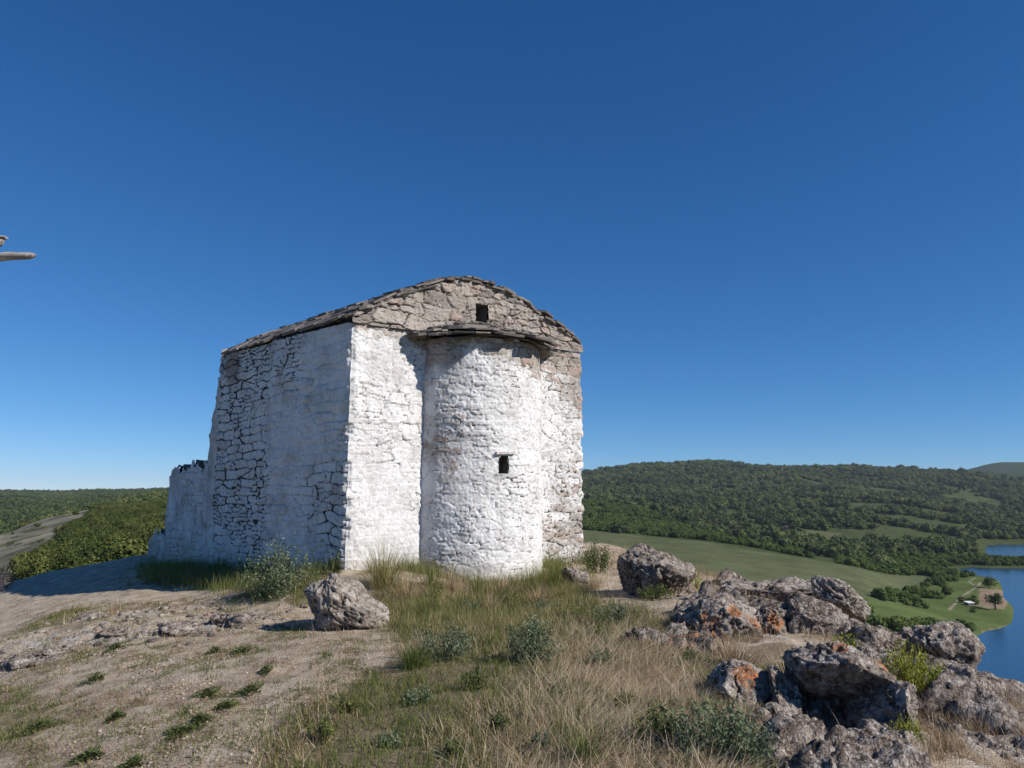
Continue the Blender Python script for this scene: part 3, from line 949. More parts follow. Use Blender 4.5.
def cells2(x, y, seed, p=3.2, jx=0.85, jy=0.40, upright=0.0):
    """irregular blocky cells: (nearest distance, gap to the next cell, cell id random, offset from the cell seed)"""
    fx, fy = np.floor(x).astype(np.int64), np.floor(y).astype(np.int64)
    zero = np.zeros_like(fx)
    d1 = np.full(len(x), 9.0); d2 = np.full(len(x), 9.0); rid = np.zeros(len(x)); ox = np.zeros(len(x)); oy = np.zeros(len(x))
    ax = np.zeros(len(x)); ay = np.zeros(len(x)); bx = np.zeros(len(x)); by = np.zeros(len(x))
    for dy in (-1, 0, 1):
        for dx in (-2, -1, 0, 1, 2):
            cx, cy = fx + dx, fy + dy
            sh = _hash(zero, cy, zero, seed + 7)                 # every course starts somewhere else
            qx = cx + 0.5 + sh - 0.5 + (_hash(cx, cy, zero, seed) - 0.5) * jx
            qy = cy + 0.5 + (_hash(cx, cy, zero, seed + 1) - 0.5) * jy
            sz = 0.8 + 0.4 * _hash(cx, cy, zero, seed + 2)
            d = ((np.abs(x - qx)) ** p + (np.abs(y - qy) * 1.25) ** p) ** (1 / p) / sz
            m = d < d1
            m2 = ~m & (d < d2)
            bx = np.where(m, ax, np.where(m2, qx, bx)); by = np.where(m, ay, np.where(m2, qy, by))
            ax = np.where(m, qx, ax); ay = np.where(m, qy, ay)
            d2 = np.where(m, d1, np.minimum(d2, d))
            rid = np.where(m, _hash(cx, cy, zero, seed + 3), rid)
            ox = np.where(m, x - qx, ox); oy = np.where(m, y - qy, oy)
            d1 = np.where(m, d, d1)
    up = np.abs(ax - bx) / (np.abs(ax - bx) + np.abs(ay - by) + 1e-6)      # 1 along an upright joint
    return d1, (d2 - d1) * (1 + upright * up ** 2), rid, ox, oy

def masonry(s, z, seed, cell=(0.34, 0.17), amp=0.03, jw=0.014, small=0.35, rough=1.0):
    p = np.stack([s, z, np.full(len(s), seed * 3.7)], 1)
    ws = s + 0.07 * fbm(p * 1.5, 3, seed) + 0.022 * fbm(p * 8, 3, seed + 1)
    wz = z + 0.07 * fbm(p * 1.3 + 9, 3, seed + 2) + 0.020 * fbm(p * 9, 3, seed + 3)
    a = cells2(ws / cell[0], wz / cell[1], seed, upright=1.3)
    b = cells2(ws / (cell[0] * .55), wz / (cell[1] * .52), seed + 50, upright=1.3)
    use = (fbm(p * 2.2 + 31, 3, seed + 8) + 0.25 * (a[2] - .5)) > (0.28 - small * .6)
    gap_m = np.where(use, b[1] * cell[1] * .55, a[1] * cell[1] * 1.0)
    rnd = np.where(use, b[2], a[2])
    tx = np.where(use, b[3] * .5, a[3]); tz = np.where(use, b[4] * .5, a[4])
    gap_m = gap_m + 0.012 * fbm(p * 26, 3, seed + 5)
    joint = sstep(0.0, jw, gap_m)
    face = 0.35 + 1.0 * rnd + 1.1 * tx * (((rnd * 13.7) % 1) - .5) + 1.3 * tz * (((rnd * 7.3) % 1) - .35)
    h = joint * amp * (0.25 + 0.75 * face)
    h += rough * (0.013 * fbm(p * 8, 4, seed + 6) + 0.010 * (1 - 2 * np.abs(fbm(p * 17, 3, seed + 16)))) + 0.03 * fbm(p * 1.6, 3, seed + 7)
    return h, joint, rnd

def panel(name, path, top, bottom, seed, res=0.019, mat=None, parent=chapel, wear=None, gap=None, smoothfn=None, hole=None,
          corner=(None, None), label=None, batter=0.0, **mk):
    """masonry face along a ground path (list of 2-D points), its outside on the right-hand side of travel"""
    pts = np.array([[q[0], q[1]] for q in path], float)
    seg = np.hypot(*(pts[1:] - pts[:-1]).T)
    cum = np.concatenate([[0], np.cumsum(seg)])
    L = cum[-1]
    ns = int(L / res) + 1
    s = np.linspace(0, L, ns)
    px, py = np.interp(s, cum, pts[:, 0]), np.interp(s, cum, pts[:, 1])
    e = 0.06
    tx = np.interp(np.clip(s + e, 0, L), cum, pts[:, 0]) - np.interp(np.clip(s - e, 0, L), cum, pts[:, 0])
    ty = np.interp(np.clip(s + e, 0, L), cum, pts[:, 1]) - np.interp(np.clip(s - e, 0, L), cum, pts[:, 1])
    tl = np.hypot(tx, ty)
    nx, ny = ty / tl, -tx / tl
    zt = np.array([top(q) for q in s])
    zb = np.array([bottom(q) for q in s])
    nz = int((zt - zb).max() / res) + 2
    T = np.linspace(0, 1, nz)
    S = np.repeat(s, nz)
    Z = (zb[:, None] + (zt - zb)[:, None] * T[None, :]).ravel()
    h, joint, rnd = masonry(S, Z, seed, **mk)
    w = wear(S, Z) if wear else np.zeros(len(S))
    g = gap(S, Z) if gap else np.full(len(S), 0.4)
    if smoothfn:
        q = smoothfn(S, Z)
        h = h * (1 - 0.8 * q) + 0.012 * q
        joint = joint + (1 - joint) * q * 0.75
    NX, NY = np.repeat(nx, nz), np.repeat(ny, nz)
    PX, PY = np.repeat(px, nz), np.repeat(py, nz)
    off = h - batter * (Z + 1.5)
    wob = 0.020 * vnoise(np.stack([Z * 7, Z * 0, Z * 0], 1), 77) + 0.014 * vnoise(np.stack([Z * 23, Z * 0, Z * 0], 1), 78)
    VX, VY = NX * off, NY * off
    for dist_c, cd in ((S, corner[0]), (L - S, corner[1])):
        if cd is not None:
            k = sstep(0.0, 0.07, dist_c)
            VX = VX * k + (1 - k) * wob * cd[0]
            VY = VY * k + (1 - k) * wob * cd[1]
    v = np.stack([PX + VX, PY + VY, Z], 1) - CH
    f = grid_faces(ns, nz)
    if hole is not None:
        fc_s = S[f].mean(1)
        fc_z = Z[f].mean(1)
        f = f[~hole(fc_s, fc_z)]
    me = new_mesh(name, v, f, M_MAS if mat is None else mat)
    attr(me, 'joint', joint); attr(me, 'rnd', rnd); attr(me, 'wear', np.clip(w, 0, 1)); attr(me, 'gap', np.clip(g, 0, 2))
    o = link(name, me, parent)
    if label: o['label'] = label
    return o

def lerp(a, b, t): return a + (b - a) * t

dAB = (B - A).normalized()
n_left = Vector((-(B - A).y, (B - A).x)).normalized()
if n_left.dot(-A) < 0: n_left = -n_left
DIR_A, DIR_B, DIR_C, DIR_D = (NAC + n_left), (n_left - NAC), (NAC - n_left), (-NAC - n_left)
# apse wall: travel from A to C puts the outside on the right-hand side
def wear_east(s, z):
    n = fbm(np.stack([s * 1.4, z * 1.4, s * 0], 1), 4, 301)
    w = 0.10 + 0.25 * n
    w += 0.48 * sstep(3.7, 4.7, s + 0.5 * n) * (0.8 + 0.3 * n)
    w += 0.30 * sstep(1.75, 2.75, z + 0.35 * n) * sstep(3.0, 4.2, s)
    w += 0.62 * sstep(2.5, 2.75, z + 0.28 * n + 0.10)
    return w
def gap_east(s, z):
    n = fbm(np.stack([s * 0.9, z * 0.9, s * 0 + 4], 1), 3, 302)
    return 0.58 + 0.7 * n + 0.55 * sstep(3.3, 4.2, s)
east = panel('wall', [A, C], lambda s: lerp(ZA, ZC, s / LAC) - 0.02, lambda s: GROUND0, 21, wear=wear_east, gap=gap_east, amp=0.040, res=0.0145, cell=(0.40, 0.165), corner=(DIR_A, DIR_C),
             smoothfn=lambda s, z: np.clip(-0.05 + 0.45 * sstep(2.2, 0.6, s) + 1.0 * fbm(np.stack([s * 1.3, z * 1.3, s * 0], 1), 3, 308), 0, 0.9), label='sunlit white wall behind the apse, bare stone at its right end')

# gable above it, outline taken from the photograph
GPX = [(349, 320), (356, 314), (380, 304), (410, 292), (437, 284), (460, 281), (482, 284.5), (510, 296), (540, 316), (560, 331), (578, 345), (583, 349)]
GSZ = sorted(plane_sz(*q) for q in GPX)
gs, gz = [q[0] for q in GSZ], [q[1] for q in GSZ]
def gable_top(s): return float(np.interp(s, gs, gz)) + 0.012 * math.sin(s * 17) + 0.008 * math.sin(s * 41)
v0 = plane_sz(474.5, 322); v1 = plane_sz(486.5, 306)
def vent_hole(s, z):
    w = 0.012 * fbm(np.stack([s * 14, z * 14, s * 0], 1), 2, 309)
    return (s > v0[0] + w) & (s < v1[0] + w) & (z > v0[1] + w) & (z < v1[1] - w)
gable = panel('gable', [A - WAC * 0.02, C + WAC * 0.02], lambda s: max(gable_top(s), lerp(ZA, ZC, s / LAC)), lambda s: lerp(ZA, ZC, s / LAC) - 0.02,
              33, res=0.0145, wear=lambda s, z: 0.86 + 0.35 * fbm(np.stack([s * 2, z * 2, s * 0], 1), 3, 305), gap=lambda s, z: 0.52 + 0.7 * fbm(np.stack([s * 3, z * 3, s * 0], 1), 3, 306),
              cell=(0.46, 0.25), amp=0.065, jw=0.03, small=0.22, rough=2.0, hole=vent_hole, label='bare grey and brown rubble gable')

def recess(name, o2, du, n2, w, h, z, depth, parent, label=None):
    """a dark little opening: five inner faces behind the wall surface"""
    bm = bmesh.new()
    def pt(a, b, c):
        q = o2 + du * a - n2 * b
        return bm.verts.new((q.x - CH[0], q.y - CH[1], z + c - CH[2]))
    f = [pt(0, -0.01, 0), pt(w, -0.01, 0), pt(w, -0.01, h), pt(0, -0.01, h)]
    g = [pt(0, depth, 0), pt(w, depth, 0), pt(w, depth, h), pt(0, depth, h)]
    for i in range(4):
        j = (i + 1) % 4
        bm.faces.new([f[i], f[j], g[j], g[i]])
    bm.faces.new(g)
    o = bm_obj(name, bm, M_DARK, parent)
    if label: o['label'] = label
    return o
recess('vent', A + WAC * v0[0], WAC, NAC, v1[0] - v0[0], v1[1] - v0[1], v0[1], 0.45, gable, 'small square opening in the gable')

# side wall in shade, A to B seen from outside means travel from B to A
K = A.lerp(B, 0.47)
K = K + n_left * 0.10
K2 = A.lerp(B, 0.53) + n_left * 0.0
LBA = (K - A).length + (K2 - K).length + (B - K2).length
def wear_left(s, z):
    n = fbm(np.stack([s * 1.2, z * 1.2, s * 0 + 2], 1), 4, 311)
    return 0.12 + 0.45 * n + 0.35 * sstep(2.2, 2.9, z + 0.3 * n) * sstep(3.6, 2.6, s)
def gap_left(s, z):
    n = fbm(np.stack([s * 0.8, z * 0.8, s * 0 + 6], 1), 3, 312)
    far = sstep(3.3, 2.9, s)
    return 0.66 + 1.3 * n + far * (0.42 + 0.45 * sstep(-0.9, 1.2, z))
panel('wall', [B, K2, K, A], lambda s: lerp(ZB, ZA, s / LBA), lambda s: GROUND0 - 0.2, 45, wear=wear_left, gap=gap_left,
      amp=0.042, jw=0.032, cell=(0.60, 0.165), res=0.016, corner=(DIR_B, DIR_A), small=0.2,
      smoothfn=lambda s, z: np.clip(0.18 * sstep(2.75, 3.45, s + 0.5 * fbm(np.stack([s * 2, z * 2, s * 0], 1), 3, 314)) + 0.55 * fbm(np.stack([s * 1.1, z * 1.1, s * 0 + 3], 1), 3, 313), 0, 0.95), label='shaded side wall, plastered near the corner, open dark joints further back')
# the two walls facing away
panel('wall', [C, D], lambda s: lerp(ZC, ZB, s / 6.0), lambda s: GROUND0 - 0.3, 52, res=0.04, corner=(DIR_C, DIR_D), wear=wear_east, gap=gap_east)
gt_b = lambda s: lerp(ZB, ZB, s / LAC) + 0.95 * max(0.0, 1 - abs(s / LAC - 0.58) / 0.5)
panel('wall', [D, B], gt_b, lambda s: GROUND0 - 0.3, 53, res=0.04, corner=(DIR_D, DIR_B), wear=wear_east, gap=gap_east)

# ruined low wall running on from the far corner
def ruin_top(t):
    z = np.interp(t, [0, 0.12, 0.22, 0.34, 0.43, 0.47, 1.2, 2.4, 3.1, 3.16, 3.6, 4.3, 4.5], [2.6, 2.35, 1.95, 1.5, 0.95, 0.66, 0.66, 0.62, 0.52, -0.86, -0.95, -1.02, -1.1])
    return float(z) + 0.07 * math.sin(t * 5.3) + 0.05 * math.sin(t * 13) + 0.04 * (1 if math.sin(t * 21 + 1) > 0.2 else -1)
RL, RT = 4.5, 0.6
e0, e1 = B - dAB * 0.12 - n_left * 0.05, B + dAB * RL + n_left * 0.02
i0, i1 = e0 - n_left * RT, e1 - n_left * RT
gp_r = lambda s, z: 0.55 + 0.9 * fbm(np.stack([s, z, s * 0], 1), 3, 322)
wr_r = lambda s, z: 0.18 + 0.3 * fbm(np.stack([s * 1.5, z * 1.5, s * 0], 1), 3, 323)
ruin = panel('ruined_wall', [e1, e0], lambda s: ruin_top(max(0, RL - s)), lambda s: -2.6, 61, res=0.024, wear=wr_r, gap=gp_r, amp=0.06, jw=0.03, rough=1.4,
             smoothfn=lambda s, z: 0.5 * sstep(-0.1, 0.6, fbm(np.stack([s, z, s * 0], 1), 3, 324)), label='low broken whitewashed wall running on from the far corner')
def ruin_rest():
    ts = np.linspace(0, RL, 150)
    bm = bmesh.new()
    rows = []
    for t in ts:
        z = ruin_top(t)
        a = e0 + dAB * t + n_left * 0.012
        b = i0 + dAB * t
        rows.append([bm.verts.new((a.x - CH[0], a.y - CH[1], z - CH[2])), bm.verts.new(((a.x + b.x) / 2 - CH[0], (a.y + b.y) / 2 - CH[1], z + 0.05 * math.sin(t * 19) - CH[2])),
                     bm.verts.new((b.x - CH[0], b.y - CH[1], z - CH[2])), bm.verts.new((b.x - CH[0], b.y - CH[1], -2.6 - CH[2]))])
    for r0, r1 in zip(rows[:-1], rows[1:]):
        for j in range(3): bm.faces.new([r0[j], r0[j + 1], r1[j + 1], r1[j]])
    r = rows[-1]
    bt = bm.verts.new((e1.x - CH[0], e1.y - CH[1], -2.6 - CH[2]))
    bm.faces.new([r[0], r[1], r[2], r[3], bt])
    o = bm_obj('wall_top', bm, M_SLAB, ruin)
    attr(o.data, 'rnd', np.full(len(o.data.vertices), 0.6))
ruin_rest()

# apse
AR = 1.265
AIN = 0.35                                      # its centre lies this far behind the wall face
A0 = math.asin(AIN / AR)
AS = 2.53
AP = A + WAC * AS - NAC * AIN
def arc(r, n=60, a0=A0 - 0.02, a1=math.pi - A0 + 0.02):
    out = []
    for i in range(n + 1):
        t = lerp(a0, a1, i / n)
        q = AP - WAC * (r * math.cos(t)) + NAC * (r * math.sin(t))
        out.append(q)
    return out
LARC = math.pi * AR
A_TOP = 2.60
def wear_apse(s, z):
    n = fbm(np.stack([s * 1.3, z * 1.3, s * 0 + 3], 1), 4, 331)
    w = 0.13 + 0.28 * n
    w += 0.36 * sstep(2.1, 2.5, z + 0.3 * n)
    w += 0.22 * sstep(0.6, 2.0, z + 0.5 * n) * sstep(1.3, 2.6, s)
    w += 0.20 * sstep(1.5, 0.2, s)
    return w
# slit window
r0 = ray(504, 465)
best = min(((abs((AP - WAC * AR * math.cos(t) + NAC * AR * math.sin(t)).x / (AP - WAC * AR * math.cos(t) + NAC * AR * math.sin(t)).y - r0.x / r0.y), t)
            for t in np.linspace(0.5, 2.3, 600)))[1]
ws = (best - (A0 - 0.02)) * AR
wq = AP - WAC * AR * math.cos(best) + NAC * AR * math.sin(best)
wz0 = P(504, 474, wq.y).z
wz1 = P(504, 455, wq.y).z
ww = 0.088
def slit(s, z):
    w = 0.035 * fbm(np.stack([s * 9, z * 9, s * 0], 1), 3, 339)
    return (abs(s - ws + w) < ww * 0.86 - 0.15 * (z - wz1) * 0.2) & (z > wz0 + w) & (z < wz1 - 0.01)
apse = panel('apse', arc(AR), lambda s: A_TOP + 0.0, lambda s: GROUND0, 71, wear=wear_apse, gap=lambda s, z: 0.46 + 0.8 * fbm(np.stack([s * 1.1, z * 1.1, s * 0 + 8], 1), 3, 332),
             amp=0.030, cell=(0.44, 0.18), res=0.0145, batter=0.008, hole=slit, label='rounded whitewashed apse', small=0.3, rough=1.15,
             smoothfn=lambda s, z: np.clip(0.9 * sstep(0.40, 0.16, s) + 0.0 + 1.0 * fbm(np.stack([s * 1.5, z * 1.5, s * 0 + 3], 1), 3, 334), 0, 0.9))
wn_ = (wq - AP).normalized()
wt_ = Vector((-wn_.y, wn_.x))
recess('window', wq - wt_ * ww, wt_, wn_, ww * 2, wz1 - wz0, wz0, 0.4, apse, 'narrow dark slit window in the apse')

bm_l = bmesh.new()
_lay = bm_l.verts.layers.float.new('rnd')
for _p, _q, _h in ((-0.17, 0.19, 0.05),):
    c0 = wq + wt_ * _p; c1 = wq + wt_ * _q
    vs = []
    for zz in (wz1 - 0.004, wz1 + _h):
        for cc, dep in ((c0, -0.06), (c1, -0.05), (c1, 0.05), (c0, 0.055)):
            o_ = cc + wn_ * (dep if dep < 0 else dep + (0.008 if zz > wz1 else 0))
            vs.append(bm_l.verts.new((o_.x - CH[0], o_.y - CH[1], zz + 0.012 * (cc - c0).length / 0.3 - CH[2])))
    for f in ((3, 2, 1, 0), (4, 5, 6, 7), (0, 1, 5, 4), (1, 2, 6, 5), (2, 3, 7, 6), (3, 0, 4, 7)): bm_l.faces.new([vs[i] for i in f])
for v_ in bm_l.verts: v_[_lay] = 0.9
bmesh.ops.bevel(bm_l, geom=list(bm_l.edges), offset=0.008, segments=1, affect='EDGES')
lin = bm_obj('lintel', bm_l, M_MAS, apse)
for nm_, val_ in (('joint', 1.0), ('wear', 0.25), ('gap', 0.0)): attr(lin.data, nm_, np.full(len(lin.data.vertices), val_))

# roofs of overlapping stone slabs
def slab(bm, lay, c, ax, ay, an, w, l, th, rng, rnd):
    """irregular flat stone: corners on the plane (ax, ay) around c, thickness th along an"""
    k = rng.randint(6, 8)
    pts = []
    for i in range(k):
        t = 2 * math.pi * (i + rng.uniform(-.25, .25)) / k + math.pi / k
        cx, cy = math.cos(t), math.sin(t)
        m = max(abs(cx), abs(cy)) ** 0.8
        pts.append((cx / m * w / 2 * rng.uniform(0.88, 1.06), cy / m * l / 2 * rng.uniform(0.88, 1.06)))
    lo = [bm.verts.new(c + ax * p + ay * q + an * rng.uniform(-.004, .004)) for p, q in pts]
    hi = [bm.verts.new(c + ax * (p * .97) + ay * (q * .97) + an * (th + rng.uniform(-.006, .006))) for p, q in pts]
    for v in lo + hi: v[lay] = rnd
    bm.faces.new(hi)
    bm.faces.new(lo[::-1])
    for i in range(k):
        j = (i + 1) % k
        bm.faces.new([lo[i], lo[j], hi[j], hi[i]])

def build_roof():
    rng = random.Random(3)
    bm = bmesh.new()
    lay = bm.verts.layers.float.new('rnd')
    O = Vector(chapel.location)
    ps, pz = plane_sz(462, 281)
    def rpt(t, s):
        """t along the ridge direction 0..6 (may pass beyond), s across 0..LAC: on the roof surface"""
        q = A + WAC * s + dAB * t
        z = float(np.interp(s, [-0.3, 0.0] + gs + [LAC + 0.3], [gz[0] - 0.10, gz[0]] + gz + [gz[-1] - 0.25])) + 0.22 * t / 6.0 + 0.02 * float(sstep(0.15, 0.8, t)) * float(sstep(0.0, 0.5, s)) * float(sstep(LAC, LAC - 0.8, s))
        return Vector((q.x, q.y, z)) - O
    # under-layer closing the roof
    def sheet(off):
        NS, NT_ = 26, 14
        g = [[bm.verts.new(rpt(lerp(0.03, 6.02, j / NT_), lerp(-0.03, LAC + 0.05, i / NS)) + Vector((0, 0, off))) for j in range(NT_ + 1)] for i in range(NS + 1)]
        for i in range(NS):
            for j in range(NT_):
                bm.faces.new([g[i][j], g[i + 1][j], g[i + 1][j + 1], g[i][j + 1]])
    sheet(-0.015)
    for side in (0, 1):
        rows = 9
        for r in range(rows + 1):
            if side == 0: s = lerp(0.10, ps - 0.05, r / rows)
            else: s = lerp(LAC - 0.16, ps + 0.12, r / rows)
            t = -0.06
            while t < 5.75:
                w = rng.uniform(0.3, 0.75)
                tc = t + w / 2
                e = 0.10
                c = rpt(tc, s)
                ay = (rpt(tc, s + e) - rpt(tc, s - e)).normalized()
                ax = (rpt(tc + e, s) - rpt(tc - e, s)).normalized()
                an = ax.cross(ay)
                if an.z < 0: an = -an
                tilt = rng.uniform(0.02, 0.07) * (1 if side == 0 else -1)
                ay = (ay - an * tilt).normalized()
                an = ax.cross(ay)
                if an.z < 0: an = -an
                rot = rng.uniform(-.12, .12)
                ax, ay = ax * math.cos(rot) + ay * math.sin(rot), ay * math.cos(rot) - ax * math.sin(rot)
                slab(bm, lay, c + an * rng.uniform(0.008, 0.03), ax, ay, an, w * 1.04, rng.uniform(0.38, 0.58), rng.uniform(0.03, 0.06), rng, rng.random())
                if r == 0:
                    slab(bm, lay, c - an * 0.028 + ay * (0.05 if side == 0 else -0.05), ax, ay, an, w * .9, 0.42, 0.03, rng, rng.random())
                t += w * 0.97
    o = bm_obj('roof', bm, M_SLAB, chapel)
    o['label'] = 'low roof of rough brown stone slabs'
    # edging stones laid along the gable top
    bm = bmesh.new()
    lay = bm.verts.layers.float.new('rnd')
    s = -0.10
    while s < LAC - 0.28:
        w = rng.uniform(0.22, 0.5)
        for layer in range(3):
            sc = min(s + w / 2 + layer * 0.13 + rng.uniform(-.06, .06), LAC - 0.12)
            c = rpt(0.10, sc)
            ay = (rpt(0.1, sc + .1) - rpt(0.1, sc - .1)).normalized()
            ax = Vector((dAB.x, dAB.y, 0))
            an = ax.cross(ay)
            if an.z < 0: an = -an
            ay2 = (ay + an * rng.uniform(-.22, .16)).normalized()
            an2 = ax.cross(ay2)
            if an2.z < 0: an2 = -an2
            slab(bm, lay, c + an2 * (-0.02 + 0.032 * layer + rng.uniform(-.008, .012)) - ax * rng.uniform(-0.02, 0.08), ax, ay2, an2, rng.uniform(0.3, 0.42), w * rng.uniform(0.8, 1.25), rng.uniform(0.02, 0.055), rng, rng.random())
        s += w * 0.85
    bm_obj('verge', bm, M_SLAB, chapel)
    # apse roof: half-cone of slabs in thin layers
    bm = bmesh.new()
    lay = bm.verts.layers.float.new('rnd')
    rings = [(1.46, 2.575), (1.50, 2.60), (1.38, 2.63), (1.43, 2.66), (1.25, 2.71), (1.10, 2.78), (0.92, 2.85), (0.72, 2.91), (0.55, 2.96)]
    for r, z in rings:
        t = 0.26
        while t < math.pi - 0.34:
            w = rng.uniform(0.16, 0.62) * min(1, r)
            dt = w / r
            tc = t + dt / 2
            rr = r + rng.uniform(-.15, .10) - 0.15 + 0.09 * float(sstep(1.3, 0.5, tc))
            rad = -WAC * math.cos(tc) + NAC * math.sin(tc)
            q = AP + rad * rr
            ay = Vector((rad.x, rad.y, -0.28 + rng.uniform(-.12, .12))).normalized()
            ax = Vector((-rad.y, rad.x, rng.uniform(-.03, .03))).normalized()
            an = ax.cross(ay)
            if an.z < 0: an = -an
            slab(bm, lay, Vector((q.x, q.y, z + 0.045 + rng.uniform(-.032, .028))) - O, ax, ay, an, w * 1.1, rng.uniform(0.30, 0.50), rng.uniform(0.016, 0.045), rng, rng.random())
            t += dt * rng.uniform(0.8, 1.02)
    # bed under the slabs
    N = 40
    top = bm.verts.new(Vector((AP.x + NAC.x * (AIN - .02), AP.y + NAC.y * (AIN - .02), 2.97)) - O)
    ring = []
    for i in range(N + 1):
        tt = math.pi * i / N
        rad = -WAC * math.cos(tt) + NAC * math.sin(tt)
        q = AP + rad * (AR - 0.01)
        ring.append(bm.verts.new(Vector((q.x, q.y, 2.60)) - O))
    for i in range(N): bm.faces.new([ring[i], ring[i + 1], top])
    o = bm_obj('apse_roof', bm, M_SLAB, chapel)
    o['label'] = 'thin layered stone slabs over the apse'
build_roof()

# ------------------------------------------------------------------ rocks
def rock(name, label, u, v, d, rx, ry, rz, seed, rot=(0, 0, 0), orange=(), cuts=(), box=0.85, rough=0.2, pit=0.05, mat=None, sub=6, group=None, cat='rock'):
    """one stone with its centre on the sight line (u, v) at d metres; radii in metres"""
    c = P(u, v, d)
    bm = bmesh.new()
    bmesh.ops.create_icosphere(bm, subdivisions=sub, radius=1)
    n = len(bm.verts)
    me = bpy.data.meshes.new(name)
    bm.to_mesh(me)
    bm.free()
    p = np.empty(n * 3)
    me.vertices.foreach_get('co', p)
    p = p.reshape(-1, 3)
    q = np.sign(p) * np.abs(p) ** box
    dim = np.array([rx, ry, rz])
    m = float(np.cbrt(rx * ry * rz))
    rg = np.random.default_rng(seed + 900)
    for k in range(17):                            # broken facets
        nn = rand_dir(1, rg)[0]
        ex = q @ nn - rg.uniform(0.60, 0.95)
        q = q - np.where(ex > 0, ex * 0.92, 0)[:, None] * nn
    seedv = np.array([seed * 5.13, seed * 2.71, seed * 9.17])
    w = q * dim
    wp = w / m * 0.9 + seedv
    warp = np.stack([fbm(wp * 1.3 + 11, 3, seed + 40), fbm(wp * 1.3 + 23, 3, seed + 41), fbm(wp * 1.3 + 37, 3, seed + 42)], 1)
    w = w + (p * (fbm(wp, 3, seed) * rough * 1.5 * m)[:, None])
    for (cx, cy, cz, cd) in cuts:
        nn = np.array([cx, cy, cz]) / math.sqrt(cx * cx + cy * cy + cz * cz)
        ex = w @ nn - cd * m
        w = w - np.where(ex > 0, ex * 0.9, 0)[:, None] * nn
    w = w * (dim / np.abs(w).max(0))
    strat = (w / m + warp * 0.5) * np.array([1.6, 1.6, 3.4]) + seedv
    rd = 1 - 2 * np.abs(fbm(strat, 4, seed + 3, 0.55))
    disp = rough * 0.42 * m * (rd - 0.75)
    disp += 0.022 * (1 - 2 * np.abs(fbm(w * 7 + warp * 1.5 + seedv, 4, seed + 5, 0.6)))
    disp += 0.010 * fbm(w * 30 + seedv, 3, seed + 6)
    patch = sstep(-0.25, 0.25, fbm(w * 2.5 + seedv + 50, 2, seed + 7))
    f1, f2 = worley((w + 0.02 * warp) * 17 + seedv, seed + 9)
    disp -= pit * 0.6 * sstep(0.50, 0.12, f1) * patch
    crack = np.abs(fbm(w / m * 1.1 + warp * 0.6 + seedv + 70, 3, seed + 8))
    disp -= pit * 1.3 * sstep(0.035, 0.0, crack)
    w = w + p * disp[:, None]
    o_at = np.zeros(n)
    rm = Euler(rot).to_matrix()
    W = w @ np.array(rm).T
    for (ox, oy, oz, orad) in orange:
        dd = np.sqrt(((W - np.array([ox * rx, oy * ry, oz * rz])) ** 2).sum(1)) / m
        o_at = np.maximum(o_at, sstep(orad, orad * 0.35, dd) * 0.72)
    me.vertices.foreach_set('co', W.astype(np.float32).ravel())
    me.update()
    for poly in me.polygons: poly.use_smooth = True
    me.materials.append(mat or M_ROCK)
    attr(me, 'orange', o_at)
    o = link(name, me, None, c)
    tag(o, label, cat, group)
    FOOTPRINTS.append((c.x, c.y, float(np.abs(W[:, 0]).max()), float(np.abs(W[:, 1]).max()), seed))
    return o

FOOTPRINTS = []
G_OUT = 'lichen covered rocks of the right-hand outcrop'
rock('boulder', 'pale grey pitted boulder leaning by the chapel corner, left of the apse', 352, 612, 9.4, 0.60, 0.42, 0.30, 1, rot=(0, R(36), 0.15), box=0.8, rough=0.2, pit=0.07, mat=M_ROCKP, cat='boulder')
rock('boulder', 'rounded dark grey boulder on bare soil right of the chapel', 654, 577, 11.5, 0.62, 0.52, 0.46, 2, rot=(0, 0, 0.3), rough=0.2, pit=0.05, mat=M_ROCKD, cat='boulder')
rock('stone', 'small flat pale stone at the foot of the chapel right corner', 577, 577, 12.6, 0.26, 0.2, 0.15, 3, rot=(0, R(20), 0), sub=5, cat='stone')
rock('rock', 'rock with bright orange lichen spots, uppermost orange one of the outcrop', 722, 626, 8.7, 0.44, 0.42, 0.32, 4, orange=[(-.6, -.8, .35, .7), (-.55, -.9, -.1, .5), (.15, -.7, .7, .4), (.75, -.6, .4, .6)], cuts=[(0, -1, 0.3, .8)], group=G_OUT)
rock('rock', 'brown slab with an orange edge joining the orange rock to the furrowed one', 770, 621, 8.9, 0.34, 0.40, 0.20, 21, orange=[(-.1, -.8, .3, .6)], group=G_OUT, mat=M_ROCKD)
rock('rock', 'long low weathered slab forming the skyline of the outcrop', 780, 591, 10.9, 0.86, 0.5, 0.17, 5, rot=(0, R(2), 0), group=G_OUT, rough=0.26)
rock('rock', 'pale shoulder rock at the right end of the skyline slab', 838, 602, 10.0, 0.40, 0.4, 0.24, 6, rot=(0, R(26), 0), group=G_OUT)
rock('rock', 'dark furrowed rock between the orange rock and the yellow spurge', 813, 626, 8.8, 0.36, 0.36, 0.30, 7, rot=(0, R(15), 0.4), mat=M_ROCKD, orange=[(.75, -.6, .6, .45)], group=G_OUT, rough=0.30)
rock('rock', 'dark brown rock just left of the big rounded rock above the lake', 878, 650, 8.6, 0.42, 0.4, 0.25, 8, rot=(0, R(24), 0), mat=M_ROCKD, group=G_OUT, rough=.26)
rock('rock', 'big rounded grey rock on the edge above the lake', 941, 650, 8.4, 0.42, 0.42, 0.31, 9, rot=(0, R(18), 0.1), group=G_OUT, rough=0.2)
rock('rock', 'low rock with orange lichen cap beside the shaded hollow', 747, 692, 6.4, 0.32, 0.32, 0.22, 10, orange=[(-.1, -.5, .85, .8), (.5, -.6, .7, .6)], group=G_OUT, rough=.24)
